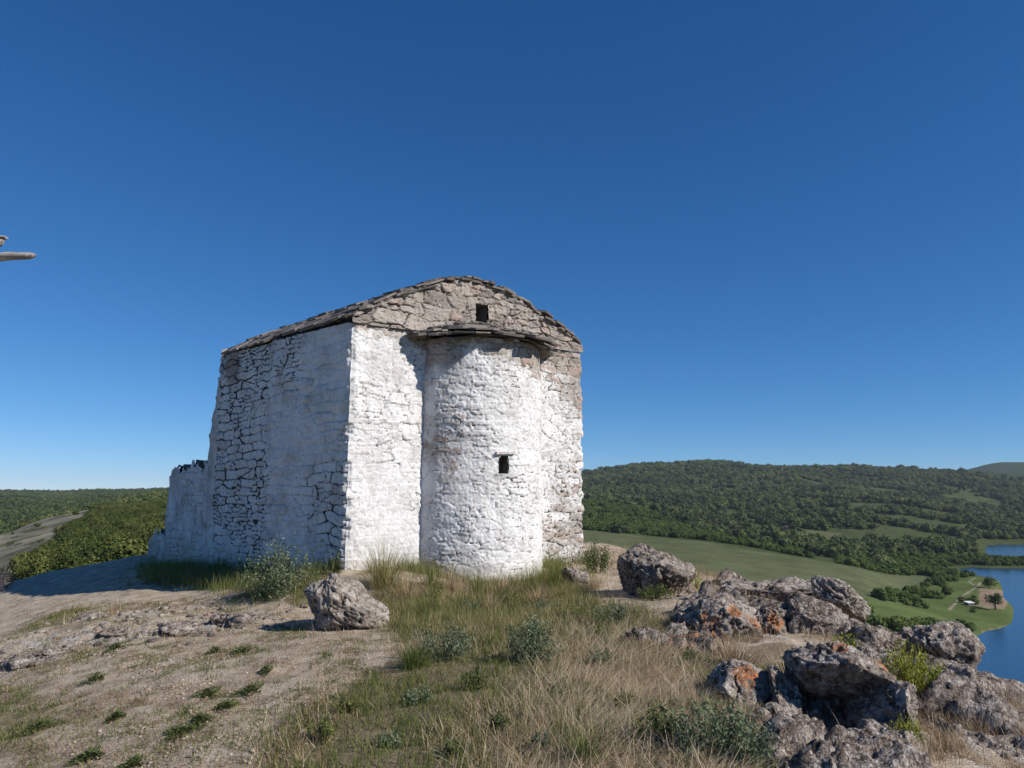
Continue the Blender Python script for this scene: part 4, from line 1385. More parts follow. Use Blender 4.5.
rock('rock', 'large overhanging slab roofing the shaded hollow, with an orange lichen edge', 838, 672, 6.25, 0.47, 0.46, 0.21, 11, rot=(R(-10), R(14), 0.0), cuts=[(0, -0.5, -0.8, .45)], orange=[(.6, -.6, .7, .6), (-.1, -.4, .95, .4), (.9, -.2, .4, .4)], group=G_OUT, rough=.24)
rock('rock', 'dark rock wall at the back of the shaded hollow', 826, 712, 6.55, 0.50, 0.28, 0.34, 22, group=G_OUT, mat=M_ROCKD)
rock('rock', 'rock standing at the right side of the shaded hollow under the slab', 886, 716, 5.95, 0.17, 0.42, 0.28, 23, rot=(0, R(12), 0.25), group=G_OUT)
rock('rock', 'dark block at the left side of the shaded hollow under the slab', 779, 704, 6.2, 0.15, 0.3, 0.26, 24, group=G_OUT, mat=M_ROCKD)
rock('rock', 'small dark rock in dry grass left of the orange rock', 652, 644, 8.1, 0.28, 0.25, 0.19, 12, mat=M_ROCKD, sub=5, group=G_OUT)
rock('rock', 'small rock with an orange patch touching the left of the orange rock', 688, 622, 8.9, 0.2, 0.2, 0.17, 17, orange=[(-.2, -.8, .4, .7)], sub=5, group=G_OUT)
rock('rock', 'pitted grey rock under the yellow spurge at the bottom edge', 890, 748, 5.45, 0.34, 0.30, 0.20, 13, rot=(0, R(18), 0), group=G_OUT, rough=.26)
rock('rock', 'grey pitted rock below the low orange-capped rock', 776, 737, 5.75, 0.22, 0.22, 0.22, 14, group=G_OUT, sub=5, rot=(0, R(20), 0), rough=.26)
rock('rock', 'tall narrow rock right of the grey bush at the bottom', 757, 740, 5.6, 0.12, 0.16, 0.20, 15, group=G_OUT, sub=5, mat=M_ROCKD)
rock('rock', 'dark ledge rock under dry grass at the right edge', 990, 727, 6.0, 0.40, 0.34, 0.16, 16, group=G_OUT, mat=M_ROCKD, rough=.28)
rock('rock', 'lowest grey rock in the bottom right corner', 1000, 760, 5.4, 0.36, 0.3, 0.14, 18, group=G_OUT, rough=.28)
rock('rock', 'whitish stone on the right edge in front of the water', 1002, 690, 7.3, 0.24, 0.22, 0.10, 19, group=G_OUT, sub=5)
rock('rock', 'rock stump between the spurge and the corner ledge', 942, 744, 5.7, 0.2, 0.24, 0.18, 20, group=G_OUT, sub=5, mat=M_ROCKD, rough=.26)
G_L = 'flat bedrock ribs on the bare slope'
for i, (u, v, d, rx, ry, rz, lb) in enumerate([
        (245, 622, 10.0, 0.42, 0.40, 0.10, 'largest pale bedrock rib, nearest the leaning boulder'),
        (186, 631, 9.9, 0.36, 0.36, 0.08, 'pale bedrock rib, second from the leaning boulder'),
        (120, 634, 10.1, 0.26, 0.26, 0.06, 'small pale bedrock rib in the middle of the slope'),
        (92, 618, 12.0, 0.3, 0.3, 0.05, 'flat grey rib just below the chapel shadow'),
        (32, 662, 9.0, 0.42, 0.34, 0.06, 'grey crumbling rib at the left edge'),
        (58, 654, 9.4, 0.26, 0.24, 0.05, 'small grey rib beside the crumbling left one')]):
    g = hit(u, v)
    o = rock('bedrock_rib', lb, u, v, g.y, rx, ry, rz, 30 + i, rough=0.45, pit=0.05, sub=5, group=G_L, cat='rock')
    o.location.z = zbase(g.x, g.y)[0] + rz * 0.15

LEDGE = gpoly([(628, 652), (672, 604), (735, 582), (800, 580), (860, 596), (930, 640), (985, 672), (1060, 690), (1075, 830), (745, 830), (722, 720), (685, 675)])
def build_ledge():
    q = np.array(LEDGE)
    lo, hi = q.min(0) - 0.4, q.max(0) + 0.4
    st = 0.022
    xs, ys = np.arange(lo[0], hi[0], st), np.arange(lo[1], hi[1], st)
    X, Y = np.meshgrid(xs, ys, indexing='ij')
    x, y = X.ravel(), Y.ravel()
    d = np.full(len(x), 1e9)
    for (x0, y0), (x1, y1) in zip(LEDGE, LEDGE[1:] + LEDGE[:1]):
        tt = np.clip(((x - x0) * (x1 - x0) + (y - y0) * (y1 - y0)) / ((x1 - x0) ** 2 + (y1 - y0) ** 2), 0, 1)
        d = np.minimum(d, np.hypot(x - x0 - tt * (x1 - x0), y - y0 - tt * (y1 - y0)))
    m = np.where(in_poly(x, y, LEDGE), d, -d)
    m = sstep(-0.15, 0.35, m + 0.2 * fbm(xy3(x, y, 1.6), 3, 501))
    p = np.stack([x, y, x * 0], 1)
    wq = np.stack([x + 0.25 * fbm(p * 1.8, 3, 502), y + 0.25 * fbm(p * 1.8 + 7, 3, 503), x * 0], 1)
    # blocks split by joints running two ways, each block at its own level with a tilted top
    f1, gap_, rid, ox, oy = cells2((wq[:, 0] + 0.35 * wq[:, 1]) / 0.75, wq[:, 1] / 0.85, 510, p=3.0, jx=0.9, jy=0.8)
    blk = (rid - 0.40) * 0.42 + 0.22 * ox * (((rid * 7.1) % 1) - 0.3) + 0.20 * oy * (((rid * 13.3) % 1) - 0.3)
    g1, gap2, rid2, ox2, oy2 = cells2(wq[:, 0] / 0.27, wq[:, 1] / 0.30, 520, p=3.0, jx=0.9, jy=0.9)
    blk += (rid2 - 0.5) * 0.11 + 0.05 * ox2 + 0.04 * oy2
    blk -= 0.10 * sstep(0.10, 0.0, gap_) + 0.05 * sstep(0.12, 0.0, gap2)
    blk += 0.05 * (1 - 2 * np.abs(fbm(p * 5, 4, 530, 0.6))) + 0.02 * fbm(p * 22, 3, 531)
    w1, w2 = worley(np.stack([x * 15, y * 15, x * 0], 1), 540)
    blk -= 0.022 * sstep(0.45, 0.1, w1)
    z = znear(x, y) - 0.085 + blk * m - 0.35 * (1 - m)
    me = new_mesh('rock_ledge', np.stack([x, y, z], 1), grid_faces(len(xs), len(ys)), M_ROCKD, smooth=True)
    attr(me, 'orange', 0.55 * sstep(0.25, 0.5, fbm(p * 1.1, 3, 545)) * m)
    o = link('bedrock_ledge', me)
    tag(o, 'low jagged ledge of fractured bedrock joining all the outcrop rocks', 'rock ledge')
build_ledge()

# ------------------------------------------------------------------ grass (stuff)
def scatter_poly(poly, n, rng):
    q = np.array(poly)
    lo, hi = q.min(0), q.max(0)
    x = rng.uniform(lo[0], hi[0], n * 4)
    y = rng.uniform(lo[1], hi[1], n * 4)
    k = in_poly(x, y, poly)
    x, y = x[k][:n], y[k][:n]
    e = np.abs(rng.normal(size=len(x))) * 0.22
    a = rng.uniform(0, 6.283, len(x))
    return x + e * np.cos(a) + 0.2 * fbm(xy3(x, y, 1.5), 3, 55), y + e * np.sin(a) + 0.2 * fbm(xy3(x, y, 1.5), 3, 56)

def ground_clear(x, y):
    """False inside the chapel"""
    p = np.stack([x - A.x, y - A.y], 1)
    s = p @ np.array([WAC.x, WAC.y]) / LAC
    t = p @ np.array([dAB.x, dAB.y]) / 6.0
    ins = (s > -0.01) & (s < 1.01) & (t > 0) & (t < 1.75)
    ap = np.hypot(x - AP.x, y - AP.y) < AR
    return ~(ins | ap)

def grass_obj(name, label, mat, x, y, per, spread, Lr, Wr, lean, curl, rng, tint=(0.5, 0.22), wind=None, kindname='grass', dens_noise=None):
    k = ground_clear(x, y)
    if dens_noise:
        k &= fbm(xy3(x, y, dens_noise[0]), 3, dens_noise[2]) > dens_noise[1]
    x, y = x[k], y[k]
    z = znear(x, y)
    n = len(x)
    X = np.repeat(x, per) + rng.normal(size=n * per) * spread
    Y = np.repeat(y, per) + rng.normal(size=n * per) * spread
    Zt = np.repeat(z, per) - 0.012
    N = n * per
    tuft = np.repeat(rng.uniform(0.55, 1.15, n), per)
    L = rng.uniform(*Lr, N) * tuft
    W = rng.uniform(*Wr, N)
    le = np.abs(rng.normal(lean[0], lean[1], N))
    if wind is None: az = rng.uniform(0, 6.283, N)
    else: az = rng.normal(wind[0], wind[1], N)
    v, loops, sizes, m = blades(np.stack([X, Y, Zt], 1), L, W, le, az, rng.uniform(*curl, N), rng)
    me = new_mesh(name, v, loops, mat, sizes)
    tt = np.clip(np.repeat(rng.normal(tint[0], tint[1] * .5, n), per) + rng.normal(0, tint[1], N), 0, 1)
    attr(me, 'tint', np.repeat(tt, m))
    o = link(name, me)
    return tag(o, label, kindname, kind='stuff')

def stones(x, y, rng, smin, sadd, pw, name, label, mat):
    """many small angular stones as one uncountable scatter"""
    z = znear(x, y)
    n = len(x)
    bm = bmesh.new()
    bmesh.ops.create_icosphere(bm, subdivisions=1, radius=1)
    base = np.array([v.co[:] for v in bm.verts])
    fc = np.array([[v.index for v in f.verts] for f in bm.faces])
    bm.free()
    s = smin + sadd * rng.random(n) ** pw
    v = base[None] * rng.uniform(0.7, 1.2, (n, len(base), 1)) * s[:, None, None] * np.stack([rng.uniform(.8, 1.5, n), rng.uniform(.8, 1.3, n), rng.uniform(.45, .9, n)], 1)[:, None, :]
    a = rng.uniform(0, 6.28, n)
    rx = v[:, :, 0] * np.cos(a)[:, None] - v[:, :, 1] * np.sin(a)[:, None]
    ry = v[:, :, 0] * np.sin(a)[:, None] + v[:, :, 1] * np.cos(a)[:, None]
    v = np.stack([rx + x[:, None], ry + y[:, None], v[:, :, 2] + z[:, None] + s[:, None] * .15], 2).reshape(-1, 3)
    f = (fc[None] + (np.arange(n) * len(base))[:, None, None]).reshape(-1, 3)
    me = new_mesh(name, v, f, mat)
    if name == 'rubble': attr(me, 'orange', np.zeros(len(v)))
    tag(link(name, me), label, 'gravel', kind='stuff')

def grasses():
    rng = np.random.default_rng(77)
    x, y = scatter_poly(GRASS_C, 9000, rng)
    x2, y2 = scatter_poly(GRASS_RR, 1800, rng)
    dens = lambda x, y: fbm(xy3(x, y, 0.7), 3, 401)
    X, Y = np.concatenate([x, x2]), np.concatenate([y, y2])
    grass_obj('green_grass', 'short green and yellowing grass in front of the apse', M_GRASS, X, Y, 10, 0.045, (0.03, 0.15), (0.003, 0.007), (0.5, 0.35), (0.1, 0.9), rng, (0.40, 0.26), dens_noise=(0.9, -0.10, 401))
    x, y = scatter_poly(GRASS_C, 2600, rng)
    grass_obj('fresh_grass', 'fresh green grass tufts in patches among the straw', M_GRASS, x, y, 12, 0.05, (0.06, 0.22), (0.003, 0.007), (0.4, 0.3), (0.1, 0.8), rng, (0.22, 0.2), dens_noise=(0.7, 0.14, 421))
    x, y = scatter_poly(GRASS_C, 8500, rng)
    x2, y2 = scatter_poly(GRASS_RR, 2200, rng)
    x3, y3 = scatter_poly(DRY_RT, 1300, rng)
    X, Y = np.concatenate([x, x2, x3]), np.concatenate([y, y2, y3])
    grass_obj('dry_grass', 'thin straw coloured dry grass over the foreground', M_STRAW, X, Y, 9, 0.06, (0.04, 0.19), (0.003, 0.006), (0.75, 0.4), (0.1, 0.9), rng, (0.55, 0.27), dens_noise=(1.1, -0.22, 405))
    MAT = gpoly([(500, 840), (520, 690), (560, 640), (640, 630), (690, 650), (700, 700), (770, 840)])
    x, y = scatter_poly(MAT, 4600, rng)
    grass_obj('fallen_straw', 'matted fallen straw in the middle foreground', M_STRAW, x, y, 6, 0.06, (0.15, 0.5), (0.003, 0.006), (1.32, 0.2), (0.05, 0.4), rng, (0.72, 0.22), wind=(0.4, 1.0))
    FOOT = gpoly([(395, 592), (425, 577), (470, 590), (540, 588), (585, 570), (592, 592), (545, 632), (440, 645), (400, 625)])
    x, y = scatter_poly(FOOT, 1500, rng)
    grass_obj('tall_grass', 'taller green and brown grass between the apse and the bare soil', M_GRASS, x, y, 10, 0.05, (0.08, 0.28), (0.003, 0.007), (0.35, 0.3), (0.1, 0.8), rng, (0.74, 0.26), dens_noise=(1.0, -0.15, 409))
    # sparse stalks along the skyline on the right and thin grass on bare soil
    RIM = gpoly([(595, 556), (625, 552), (700, 574), (790, 598), (700, 592), (610, 572)])
    x, y = scatter_poly(RIM, 900, rng)
    grass_obj('rim_grass', 'sparse dry grass along the edge of the hilltop', M_STRAW, x, y, 6, 0.05, (0.05, 0.32), (0.003, 0.006), (0.25, 0.2), (0.0, 0.7), rng, (0.5, 0.2))
    SL = gpoly([(0, 768), (0, 640), (60, 610), (240, 600), (380, 640), (300, 768)])
    x, y = scatter_poly(SL, 6500, rng)
    grass_obj('thin_grass', 'thin withered grass on the bare slope', M_STRAW, x, y, 7, 0.05, (0.02, 0.07), (0.003, 0.006), (0.8, 0.3), (0.0, 0.7), rng, (0.12, 0.2), dens_noise=(1.6, -0.02, 402))
    x, y = scatter_poly(SL, 3600, rng)
    a, b = scatter_poly(GRASS_L1, 700, rng)
    c, d = scatter_poly(GRASS_L2, 700, rng)
    grass_obj('slope_turf', 'low green turf patches on the bare slope', M_GRASS, np.concatenate([x, a, c]), np.concatenate([y, b, d]), 9, 0.045, (0.02, 0.075), (0.004, 0.008), (0.7, 0.35), (0.0, 0.8), rng, (0.45, 0.25), dens_noise=(1.3, 0.20, 403))
    gx, gy = np.concatenate([a, c]), np.concatenate([b, d])
    grass_obj('slope_grass', 'two green grass patches at the left edge of the slope', M_GRASS, gx, gy, 8, 0.05, (0.03, 0.10), (0.004, 0.008), (0.6, 0.35), (0.0, 0.8), rng, (0.40, 0.28), dens_noise=(2.5, -0.12, 431))
    cx, cy = scatter_poly(SL, 560, rng)
    rad = 0.03 + 0.16 * rng.random(len(cx)) ** 2.2
    cnt = np.clip((rad * 150).astype(int), 4, 30)
    X = np.repeat(cx, cnt) + rng.normal(size=cnt.sum()) * np.repeat(rad, cnt) * 0.6
    Y = np.repeat(cy, cnt) + rng.normal(size=cnt.sum()) * np.repeat(rad, cnt) * 0.9
    h_ = len(X) // 2
    grass_obj('slope_tufts', 'small dark green and brown tufts dotted over the bare slope', M_GRASS, X[:h_], Y[:h_], 9, 0.025, (0.015, 0.07), (0.004, 0.008), (0.6, 0.35), (0.0, 0.8), rng, (0.22, 0.25))
    grass_obj('withered_tufts', 'small withered brown tufts dotted over the bare slope', M_STRAW, X[h_:], Y[h_:], 9, 0.025, (0.015, 0.06), (0.003, 0.007), (0.7, 0.35), (0.0, 0.8), rng, (0.08, 0.16))
    x, y = scatter_poly(GRASS_W, 1700, rng)
    grass_obj('wall_grass', 'tall grass and weeds at the foot of the shaded wall', M_GRASS, x, y, 9, 0.05, (0.10, 0.34), (0.004, 0.008), (0.25, 0.2), (0.0, 0.8), rng, (0.45, 0.25))
    ap = []
    for t in np.linspace(0.05, math.pi - 0.05, 320):
        q = AP - WAC * ((AR + 0.12 + rng.random() * 0.35) * math.cos(t)) + NAC * ((AR + 0.12 + rng.random() * 0.35) * math.sin(t))
        ap.append((q.x, q.y))
    for s in np.linspace(0.3, LAC, 200):
        q = A + WAC * s + NAC * (0.08 + rng.random() * 0.3)
        ap.append((q.x, q.y))
    ap = np.array(ap)
    grass_obj('apse_grass', 'green grass growing against the foot of the apse', M_GRASS, ap[:, 0], ap[:, 1], 10, 0.05, (0.12, 0.36), (0.003, 0.007), (0.2, 0.2), (0.0, 0.7), rng, (0.55, 0.25))
    rx_, ry_ = [], []
    for (cx, cy, a, b, sd) in FOOTPRINTS:
        n = int(70 + 260 * (a + b)) if sd < 30 and sd not in (1, 2) else 40
        th = rng.uniform(0, 6.283, n)
        k = rng.uniform(0.92, 1.25, n)
        rx_.append(cx + np.cos(th) * a * k); ry_.append(cy + np.sin(th) * b * k)
    rx_, ry_ = np.concatenate(rx_), np.concatenate(ry_)
    grass_obj('rock_edge_grass', 'dry grass growing round the rocks and in their gaps', M_STRAW, rx_, ry_, 8, 0.05, (0.05, 0.24), (0.003, 0.006), (0.6, 0.4), (0.1, 0.9), rng, (0.5, 0.27), dens_noise=(2.2, -0.12, 410))
    OUT = gpoly([(640, 600), (700, 590), (800, 612), (860, 640), (940, 690), (1040, 690), (1040, 830), (780, 830), (700, 680)])
    x, y = scatter_poly(OUT, 2600, rng)
    grass_obj('outcrop_grass', 'sparse dry grass on the soil between the outcrop rocks', M_STRAW, x, y, 8, 0.06, (0.04, 0.16), (0.003, 0.006), (0.8, 0.4), (0.1, 0.9), rng, (0.5, 0.27), dens_noise=(1.5, -0.05, 411))
    # pale rubble lying on the bedrock ribs
    zx, zy = [], []
    for (c_, a_, b_) in ROCK_ZONES[:5]:
        n_ = int(170 * a_ * b_) + 40
        zx.append(c_[0] + rng.normal(size=n_) * a_ * 0.55); zy.append(c_[1] + rng.normal(size=n_) * b_ * 0.6)
    stones(np.concatenate(zx), np.concatenate(zy), rng, 0.012, 0.055, 2.2, 'rubble', 'pale stone rubble lying on the bedrock ribs', M_ROCK)
    # crumbs of stone
    x, y = scatter_poly(SL, 15000, rng)
    x2, y2 = scatter_poly(DIRT_R, 1500, rng)
    x, y = np.concatenate([x, x2]), np.concatenate([y, y2])
    k = fbm(xy3(x, y, 1.7), 4, 415, 0.7) > 0.10
    stones(x[k], y[k], rng, 0.003, 0.016, 4, 'gravel', 'scattered gravel on the bare slope', mat_simple('gravel_stone', (0.22, 0.165, 0.11), (0.50, 0.42, 0.33), 9))
grasses()

# ------------------------------------------------------------------ single plants
def plant(name, label, u, v, wpx, hpx, mat, n, leaf, seed, style='bush', group=None, cat='plant', loc=None, stems=10):
    """a plant rooted where the sight line meets the ground, its size read in photo pixels"""
    rng = np.random.default_rng(seed)
    g = hit(u, v) if loc is None else loc
    d = g.y
    w, h = wpx / FPX * d / 2, hpx / FPX * d
    root = empty(name, (g.x, g.y, float(zbase(g.x, g.y)[0]) - 0.01))
    tag(root, label, cat, group)
    sx, sy = rng.uniform(-1, 1, stems) * w * 0.8, rng.uniform(-1, 1, stems) * w * 0.7
    tips = np.stack([sx, sy, h * (1 - 0.5 * (sx ** 2 + sy ** 2) / (w * w)) * rng.uniform(0.65, 1.05, stems)], 1)
    roots = np.stack([sx * 0.35, sy * 0.35, np.zeros(stems)], 1)
    k = rng.integers(0, stems, n)
    if style == 'bush':
        t = rng.uniform(0.12, 1.0, n) ** 0.75
        c = roots[k] + (tips[k] - roots[k]) * t[:, None] + rng.normal(size=(n, 3)) * np.array([w, w, h]) * 0.10
        dr = rand_dir(n, rng, 0.7)
        nn = rand_dir(n, rng, 0.6)
    elif style == 'spike':
        t = rng.uniform(0.1, 1.0, n)
        c = roots[k] + (tips[k] - roots[k]) * t[:, None] + rng.normal(size=(n, 3)) * leaf * 0.5
        ax = tips[k] - roots[k]
        dr = ax / np.linalg.norm(ax, axis=1, keepdims=True) + rand_dir(n, rng) * 0.7
        nn = rand_dir(n, rng)
    else:                                         # flat rosette weed
        a = rng.uniform(0, 6.28, n)
        r = rng.random(n) ** 0.75 * w
        lob = 0.75 + 0.35 * np.sin(a * 3 + seed)
        c = np.stack([np.cos(a) * r * lob, np.sin(a) * r * 1.5 * lob, h * rng.random(n) * (1 - (r / w) ** 2 * .7)], 1)
        gz_ = znear(c[:, 0] + g.x, c[:, 1] + g.y) - root.location.z
        c[:, 2] += gz_ + 0.004
        dr = np.stack([np.cos(a), np.sin(a), rng.uniform(0, .8, n)], 1)
        nn = rand_dir(n, rng, 1.6)
    c[:, 2] = np.maximum(c[:, 2], 0.005 if style != 'flat' else c[:, 2])
    vv, ff = leaf_quads(c, dr, nn, leaf * rng.uniform(0.6, 1.4, n), leaf * rng.uniform(0.22, 0.42, n) * (1.6 if style == 'flat' else 1))
    me = new_mesh('leaves', vv, ff, mat)
    attr(me, 'tint', np.repeat(np.clip(0.5 + 0.25 * rng.normal(size=n) + 0.15 * (k / stems - .5), 0, 1), 4))
    link('leaves', me, root)
    if style != 'flat':
        dv = tips - roots
        L = np.linalg.norm(dv, axis=1)
        lean = np.arccos(np.clip(dv[:, 2] / L, -1, 1))
        az = np.arctan2(dv[:, 1], dv[:, 0])
        vv, loops, sizes, m = blades(roots, L, np.full(stems, 0.008), lean, az, np.zeros(stems), rng)
        me = new_mesh('stems', vv, loops, mat, sizes)
        attr(me, 'tint', np.full(len(vv), 0.35))
        link('stems', me, root)
    return root

def tussock(label, u, v, wpx, hpx, n, mat, seed, tint=(0.5, 0.25), group=None, cat='grass tuft', name='grass_tussock', loc=None, lean=0.28):
    rng = np.random.default_rng(seed)
    g = hit(u, v) if loc is None else loc
    d = g.y
    w, h = wpx / FPX * d / 2, hpx / FPX * d
    r = np.abs(rng.normal(size=n)) * w * 0.35
    a = rng.uniform(0, 6.283, n)
    base = np.stack([np.cos(a) * r, np.sin(a) * r, np.zeros(n)], 1)
    le = np.clip(r / w * 0.9 + np.abs(rng.normal(0, lean, n)), 0, 1.2)
    vv, loops, sizes, m = blades(base, h * rng.uniform(0.45, 1.1, n), rng.uniform(0.004, 0.008, n), le, a + rng.normal(0, .5, n), rng.uniform(0, 0.7, n), rng, 4)
    me = new_mesh(name, vv, loops, mat, sizes)
    attr(me, 'tint', np.repeat(np.clip(rng.normal(tint[0], tint[1], n), 0, 1), m))
    o = link(name, me, None, (g.x, g.y, float(zbase(g.x, g.y)[0]) - 0.01))
    return tag(o, label, cat, group)

plant('shrub', 'large grey-green shrub against the shaded wall left of the leaning boulder', 278, 598, 76, 54, M_SAGE, 2600, 0.055, 201, stems=26, cat='shrub')
tussock('tall brownish grass clump at the white corner right of the leaning boulder', 383, 588, 50, 52, 520, M_GRASS, 202, (0.85, 0.2), lean=0.2)
tussock('tall green grass clump at the right foot of the apse', 553, 590, 40, 42, 360, M_GRASS, 203, (0.5, 0.2))
plant('weed', 'dark leafy weed standing on the wall behind the leaning boulder', 329, 566, 18, 30, M_WEED, 160, 0.07, 204, stems=5, loc=Vector((-2.62, 11.75, 0)))
plant('green_plant', 'bushy green plant at the right corner of the chapel', 596, 573, 36, 32, M_WEED, 2200, 0.042, 205, stems=22)
plant('sage_plant', 'low grey-green plant in front of the small flat stone', 610, 626, 42, 26, M_SAGE, 900, 0.035, 206, stems=18, group='grey-green plants in the grass')
plant('sage_plant', 'rounded grey-green plant in the middle of the foreground grass', 532, 664, 60, 46, M_SAGE, 1500, 0.04, 207, stems=22, group='grey-green plants in the grass')
plant('sage_plant', 'grey-green plant below the leaning boulder at the edge of the bare soil', 442, 660, 70, 34, M_SAGE, 1500, 0.035, 208, stems=24, group='grey-green plants in the grass')
plant('sage_plant', 'wide greyish bush at the bottom below the low orange rock', 722, 766, 110, 62, M_SAGE, 2600, 0.035, 209, stems=34, group='grey-green plants in the grass')
plant('green_plant', 'dark green thistle-like plant in the straw near the bottom', 660, 748, 56, 40, M_WEED, 1000, 0.04, 210, stems=20)
plant('green_plant', 'green leaves growing in the shade at the foot of the dark boulder', 655, 600, 48, 18, M_WEED, 800, 0.04, 211, stems=18, loc=Vector((hit(655, 600).x, 10.85, 0)))
_r = random.Random(41)
_spots = [(470, 612), (432, 600), (505, 606), (545, 612), (575, 618), (475, 690), (420, 705), (350, 712), (560, 700), (600, 668), (625, 712), (500, 735), (395, 745), (320, 740), (455, 760), (540, 755), (600, 640), (690, 665)]
for i, (u, v) in enumerate(_spots):
    m_ = (M_SAGE, M_GRASS, M_WEED)[i % 3]
    plant('small_plant', 'small leafy green plant low in the foreground grass', u, v, _r.uniform(22, 44), _r.uniform(12, 24), m_, 420, 0.032, 600 + i, stems=12, group='small plants scattered through the foreground grass')
plant('spurge', 'yellow-green spurge between the furrowed rock and the large overhanging rock', 846, 660, 50, 36, M_SPURGE, 1100, 0.035, 212, style='spike', stems=34, loc=Vector(P(848, 662, 7.4)), group='yellow-green spurge among the rocks')
plant('spurge', 'largest yellow-green spurge, in front of the big rounded rock', 915, 714, 72, 56, M_SPURGE, 2600, 0.035, 213, style='spike', stems=46, loc=Vector(P(915, 718, 6.4)), group='yellow-green spurge among the rocks')
plant('spurge', 'small yellow-green spurge low on the pitted bottom rock', 905, 738, 30, 26, M_SPURGE, 500, 0.03, 214, style='spike', stems=20, loc=Vector(P(908, 740, 5.35)), group='yellow-green spurge among the rocks')
plant('spurge', 'yellowish tuft on the skyline shoulder rock', 838, 596, 24, 14, M_SPURGE, 350, 0.03, 215, style='spike', stems=18, loc=Vector(P(838, 600, 9.7)), group='yellow-green spurge among the rocks')
plant('spurge', 'pale yellow tuft right beside the dark boulder', 697, 592, 18, 24, M_SPURGE, 260, 0.03, 216, style='spike', stems=14, group='yellow-green spurge among the rocks')
plant('lilac_shrub', 'lilac-grey shrub at the left edge of the picture', -2, 592, 30, 26, M_LILAC, 900, 0.05, 217, stems=20, cat='shrub')
for i, (u, v, w_, h_) in enumerate([(432, 588, 30, 34), (452, 592, 34, 30), (478, 596, 30, 26), (505, 597, 34, 32), (530, 595, 30, 38), (408, 600, 34, 30), (425, 615, 36, 28), (540, 606, 34, 30), (568, 600, 30, 26), (490, 612, 36, 26)]):
    tussock('grass clump with tall dry stalks in the weeds along the foot of the apse', u, v, w_, h_, 170, (M_GRASS, M_STRAW)[i % 2], 700 + i, (0.45, 0.25), group='grass clumps along the foot of the apse', lean=0.25)
tussock('tuft of tall dry grass left of the overhanging rock', 790, 690, 36, 50, 150, M_STRAW, 220, (0.55, 0.2))
tussock('green grass tuft at the very bottom centre', 585, 766, 40, 40, 260, M_GRASS, 221, (0.3, 0.2))
tussock('bright grass tuft at the edge of the bare soil', 415, 668, 50, 32, 320, M_GRASS, 222, (0.35, 0.2))
tussock('dry grass tuft under the uppermost orange rock', 735, 668, 60, 34, 300, M_STRAW, 223, (0.45, 0.2))
weeds = [(38, 728, 44, 'dark green weed mat, largest on the bare slope'), (88, 757, 32, 'green weed tuft at the bottom left'), (95, 683, 24, 'thin weed patch in the left middle of the slope'),
         (207, 694, 28, 'green weed above the other of a close pair'), (226, 709, 26, 'green weed below the other of a close pair'), (180, 736, 36, 'stretched green weed in the middle of the bare soil'),
         (200, 725, 24, 'small weed touching the stretched one'), (116, 718, 18, 'small round weed left of the stretched one'), (131, 765, 26, 'weed cut by the bottom edge'),
         (250, 691, 30, 'flat brownish weed right of the close pair'), (266, 674, 14, 'tiny weed near the grass edge'), (242, 653, 26, 'faint weed below the largest bedrock rib'),
         (116, 653, 24, 'weed below the small bedrock rib'), (214, 652, 16, 'speck of green under the second bedrock rib')]
for i, (u, v, w, lb) in enumerate(weeds):
    plant('ground_weed', lb, u, v, w, 6.5, M_WEED, 90 + w * 10, 0.026, 240 + i, style='flat', group='low weeds on the bare slope', cat='weed')

# ------------------------------------------------------------------ trees and shed by the lake
def lake_tree(label, u, v, d, w, h, seed, mat, group='trees on the lake peninsula', name='broadleaf_tree'):
    x = P(u, v, d).x
    z = float(zfar(np.array([x]), np.array([d]))[0])
    root = empty(name, (x, d, z))
    tag(root, label, 'tree', group)
    rng = np.random.default_rng(seed)
    n = 900
    lobes = 9
    lc = rand_dir(lobes, rng) * rng.uniform(0.2, 0.6, (lobes, 1)) * np.array([w / 2, w / 2, h * 0.36])
    lc[:, 2] += h * 0.56
    lr = rng.uniform(0.18, 0.30, lobes) * w
    k = rng.integers(0, lobes, n)
    dd = rand_dir(n, rng)
    c = lc[k] + dd * (lr[k] * rng.uniform(0.4, 1.05, n))[:, None]
    nn = dd + rand_dir(n, rng) * 0.6
    vv, ff = leaf_quads(c, np.cross(nn, rand_dir(n, rng)), nn, rng.uniform(0.4, 0.9, n), rng.uniform(0.35, 0.7, n))
    me = new_mesh('crown', vv, ff, mat)
    attr(me, 'tint', np.repeat(np.clip(0.4 + 0.25 * rng.normal(size=n), 0, 1), 4))
    link('crown', me, root)
    bm = bmesh.new()
    bmesh.ops.create_cone(bm, segments=8, radius1=0.05 * h, radius2=0.025 * h, depth=h * 0.5, matrix=Matrix.Translation((0, 0, h * 0.22)))
    bm_obj('trunk', bm, M_BARK, root)
lake_tree('tallest round tree at the tip of the lake peninsula', 996, 615, 338, 8.0, 8.6, 301, M_WEED)
lake_tree('dark bushy tree on the lake side of the peninsula, behind the bare patch', 989, 588, 412, 8.5, 6.2, 302, M_WEED)
lake_tree('small round tree on the meadow left of the dirt track', 946, 600, 372, 5.5, 4.0, 303, M_WEED)
lake_tree('low tree standing left of the white-roofed shed', 962, 607, 352, 3.6, 2.6, 304, M_WEED)

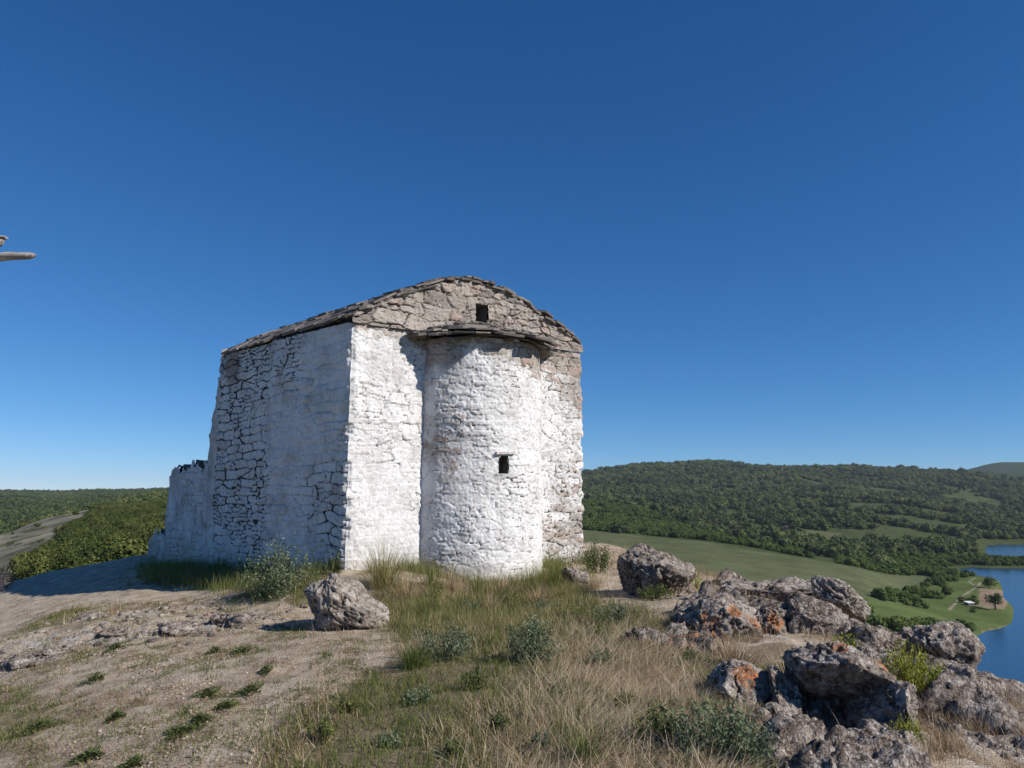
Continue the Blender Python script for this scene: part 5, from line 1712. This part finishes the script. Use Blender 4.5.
def shed():
    x, d = P(970, 611, 346).x, 346.0
    z = float(zfar(np.array([x]), np.array([d]))[0])
    root = empty('shed', (x, d, z), (0, 0, 0.25))
    tag(root, 'tiny shed with a white roof on the meadow by the lake', 'shed')
    bm = bmesh.new()
    bmesh.ops.create_cube(bm, size=1, matrix=Matrix.Translation((0, 0, 0.55)) @ Matrix.Diagonal((3.0, 2.0, 1.1, 1)))
    bm_obj('wall', bm, mat_simple('shed_board', (0.10, 0.085, 0.07), (0.18, 0.155, 0.13), 3), root)
    bm = bmesh.new()
    v = [bm.verts.new(q) for q in ((-1.8, -1.4, 1.10), (1.8, -1.4, 1.10), (1.8, 1.4, 1.6), (-1.8, 1.4, 1.6), (-1.8, -1.4, 1.2), (1.8, -1.4, 1.2), (1.8, 1.4, 1.7), (-1.8, 1.4, 1.7))]
    for f in ((3, 2, 1, 0), (4, 5, 6, 7), (0, 1, 5, 4), (1, 2, 6, 5), (2, 3, 7, 6), (3, 0, 4, 7)): bm.faces.new([v[i] for i in f])
    bm_obj('roof', bm, mat_simple('white_sheet', (0.62, 0.62, 0.62), (0.75, 0.75, 0.75), 3), root)
shed()

# ------------------------------------------------------------------ wooden cross whose arm reaches into the frame
def cross():
    d = 6.0
    px = d / FPX
    foot = P(-70, 700, d)
    zg = float(zbase(foot.x, foot.y)[0])
    root = empty('wooden_cross', (foot.x, d, zg))
    tag(root, 'weathered wooden post with two arms reaching in at the left edge, against the sky', 'cross')
    def beam(name, pts, half, parent):
        """tapered hand-hewn beam through pts [(x, z, half height, half depth)]"""
        bm = bmesh.new()
        rings = []
        for (x, z, hh, hd) in pts:
            ring = []
            for k in range(10):
                t = 2 * math.pi * (k + .5) / 10
                cy, cz = math.cos(t), math.sin(t)
                m = max(abs(cy), abs(cz)) ** 0.75
                ring.append(bm.verts.new((x - foot.x, cy / m * hd, z - zg + cz / m * hh)))
            rings.append(ring)
        for a, b in zip(rings[:-1], rings[1:]):
            for k in range(10): bm.faces.new([a[k], a[(k + 1) % 10], b[(k + 1) % 10], b[k]])
        bm.faces.new(rings[0][::-1]); bm.faces.new(rings[-1])
        return bm_obj(name, bm, M_WOOD, parent)
    def X(u, v): q = P(u, v, d); return q.x, q.z
    def pt(u, v, hh, hd): x, z = X(u, v); return (x, z, hh, hd)
    beam('crossbeam', [pt(-170, 257, .03, .04), pt(-60, 257, .035, .045), pt(-4, 257.5, .03, .04), pt(10, 256, .028, .04), pt(28, 255.8, .024, .035), pt(33.5, 255.4, .018, .025), pt(35.6, 255, .006, .01)], 0, root)
    beam('brace', [pt(-75, 262, .03, .03), pt(-30, 252, .03, .03), pt(-4, 245, .03, .03), pt(1.5, 242, .022, .03), pt(3.5, 240, .008, .02)], 0, root)
    beam('cap_board', [pt(-140, 237, .011, .045), pt(-40, 237.3, .011, .045), pt(0, 237.6, .011, .04), pt(4.5, 237.6, .010, .035), pt(6, 237.4, .008, .03)], 0, root)
    bm = bmesh.new()
    top = P(-70, 190, d).z - zg
    bmesh.ops.create_cone(bm, cap_ends=True, segments=8, radius1=0.075, radius2=0.06, depth=top + 0.2, matrix=Matrix.Translation((0, 0.09, top / 2 - 0.1)))
    bm_obj('post', bm, M_WOOD, root)
cross()
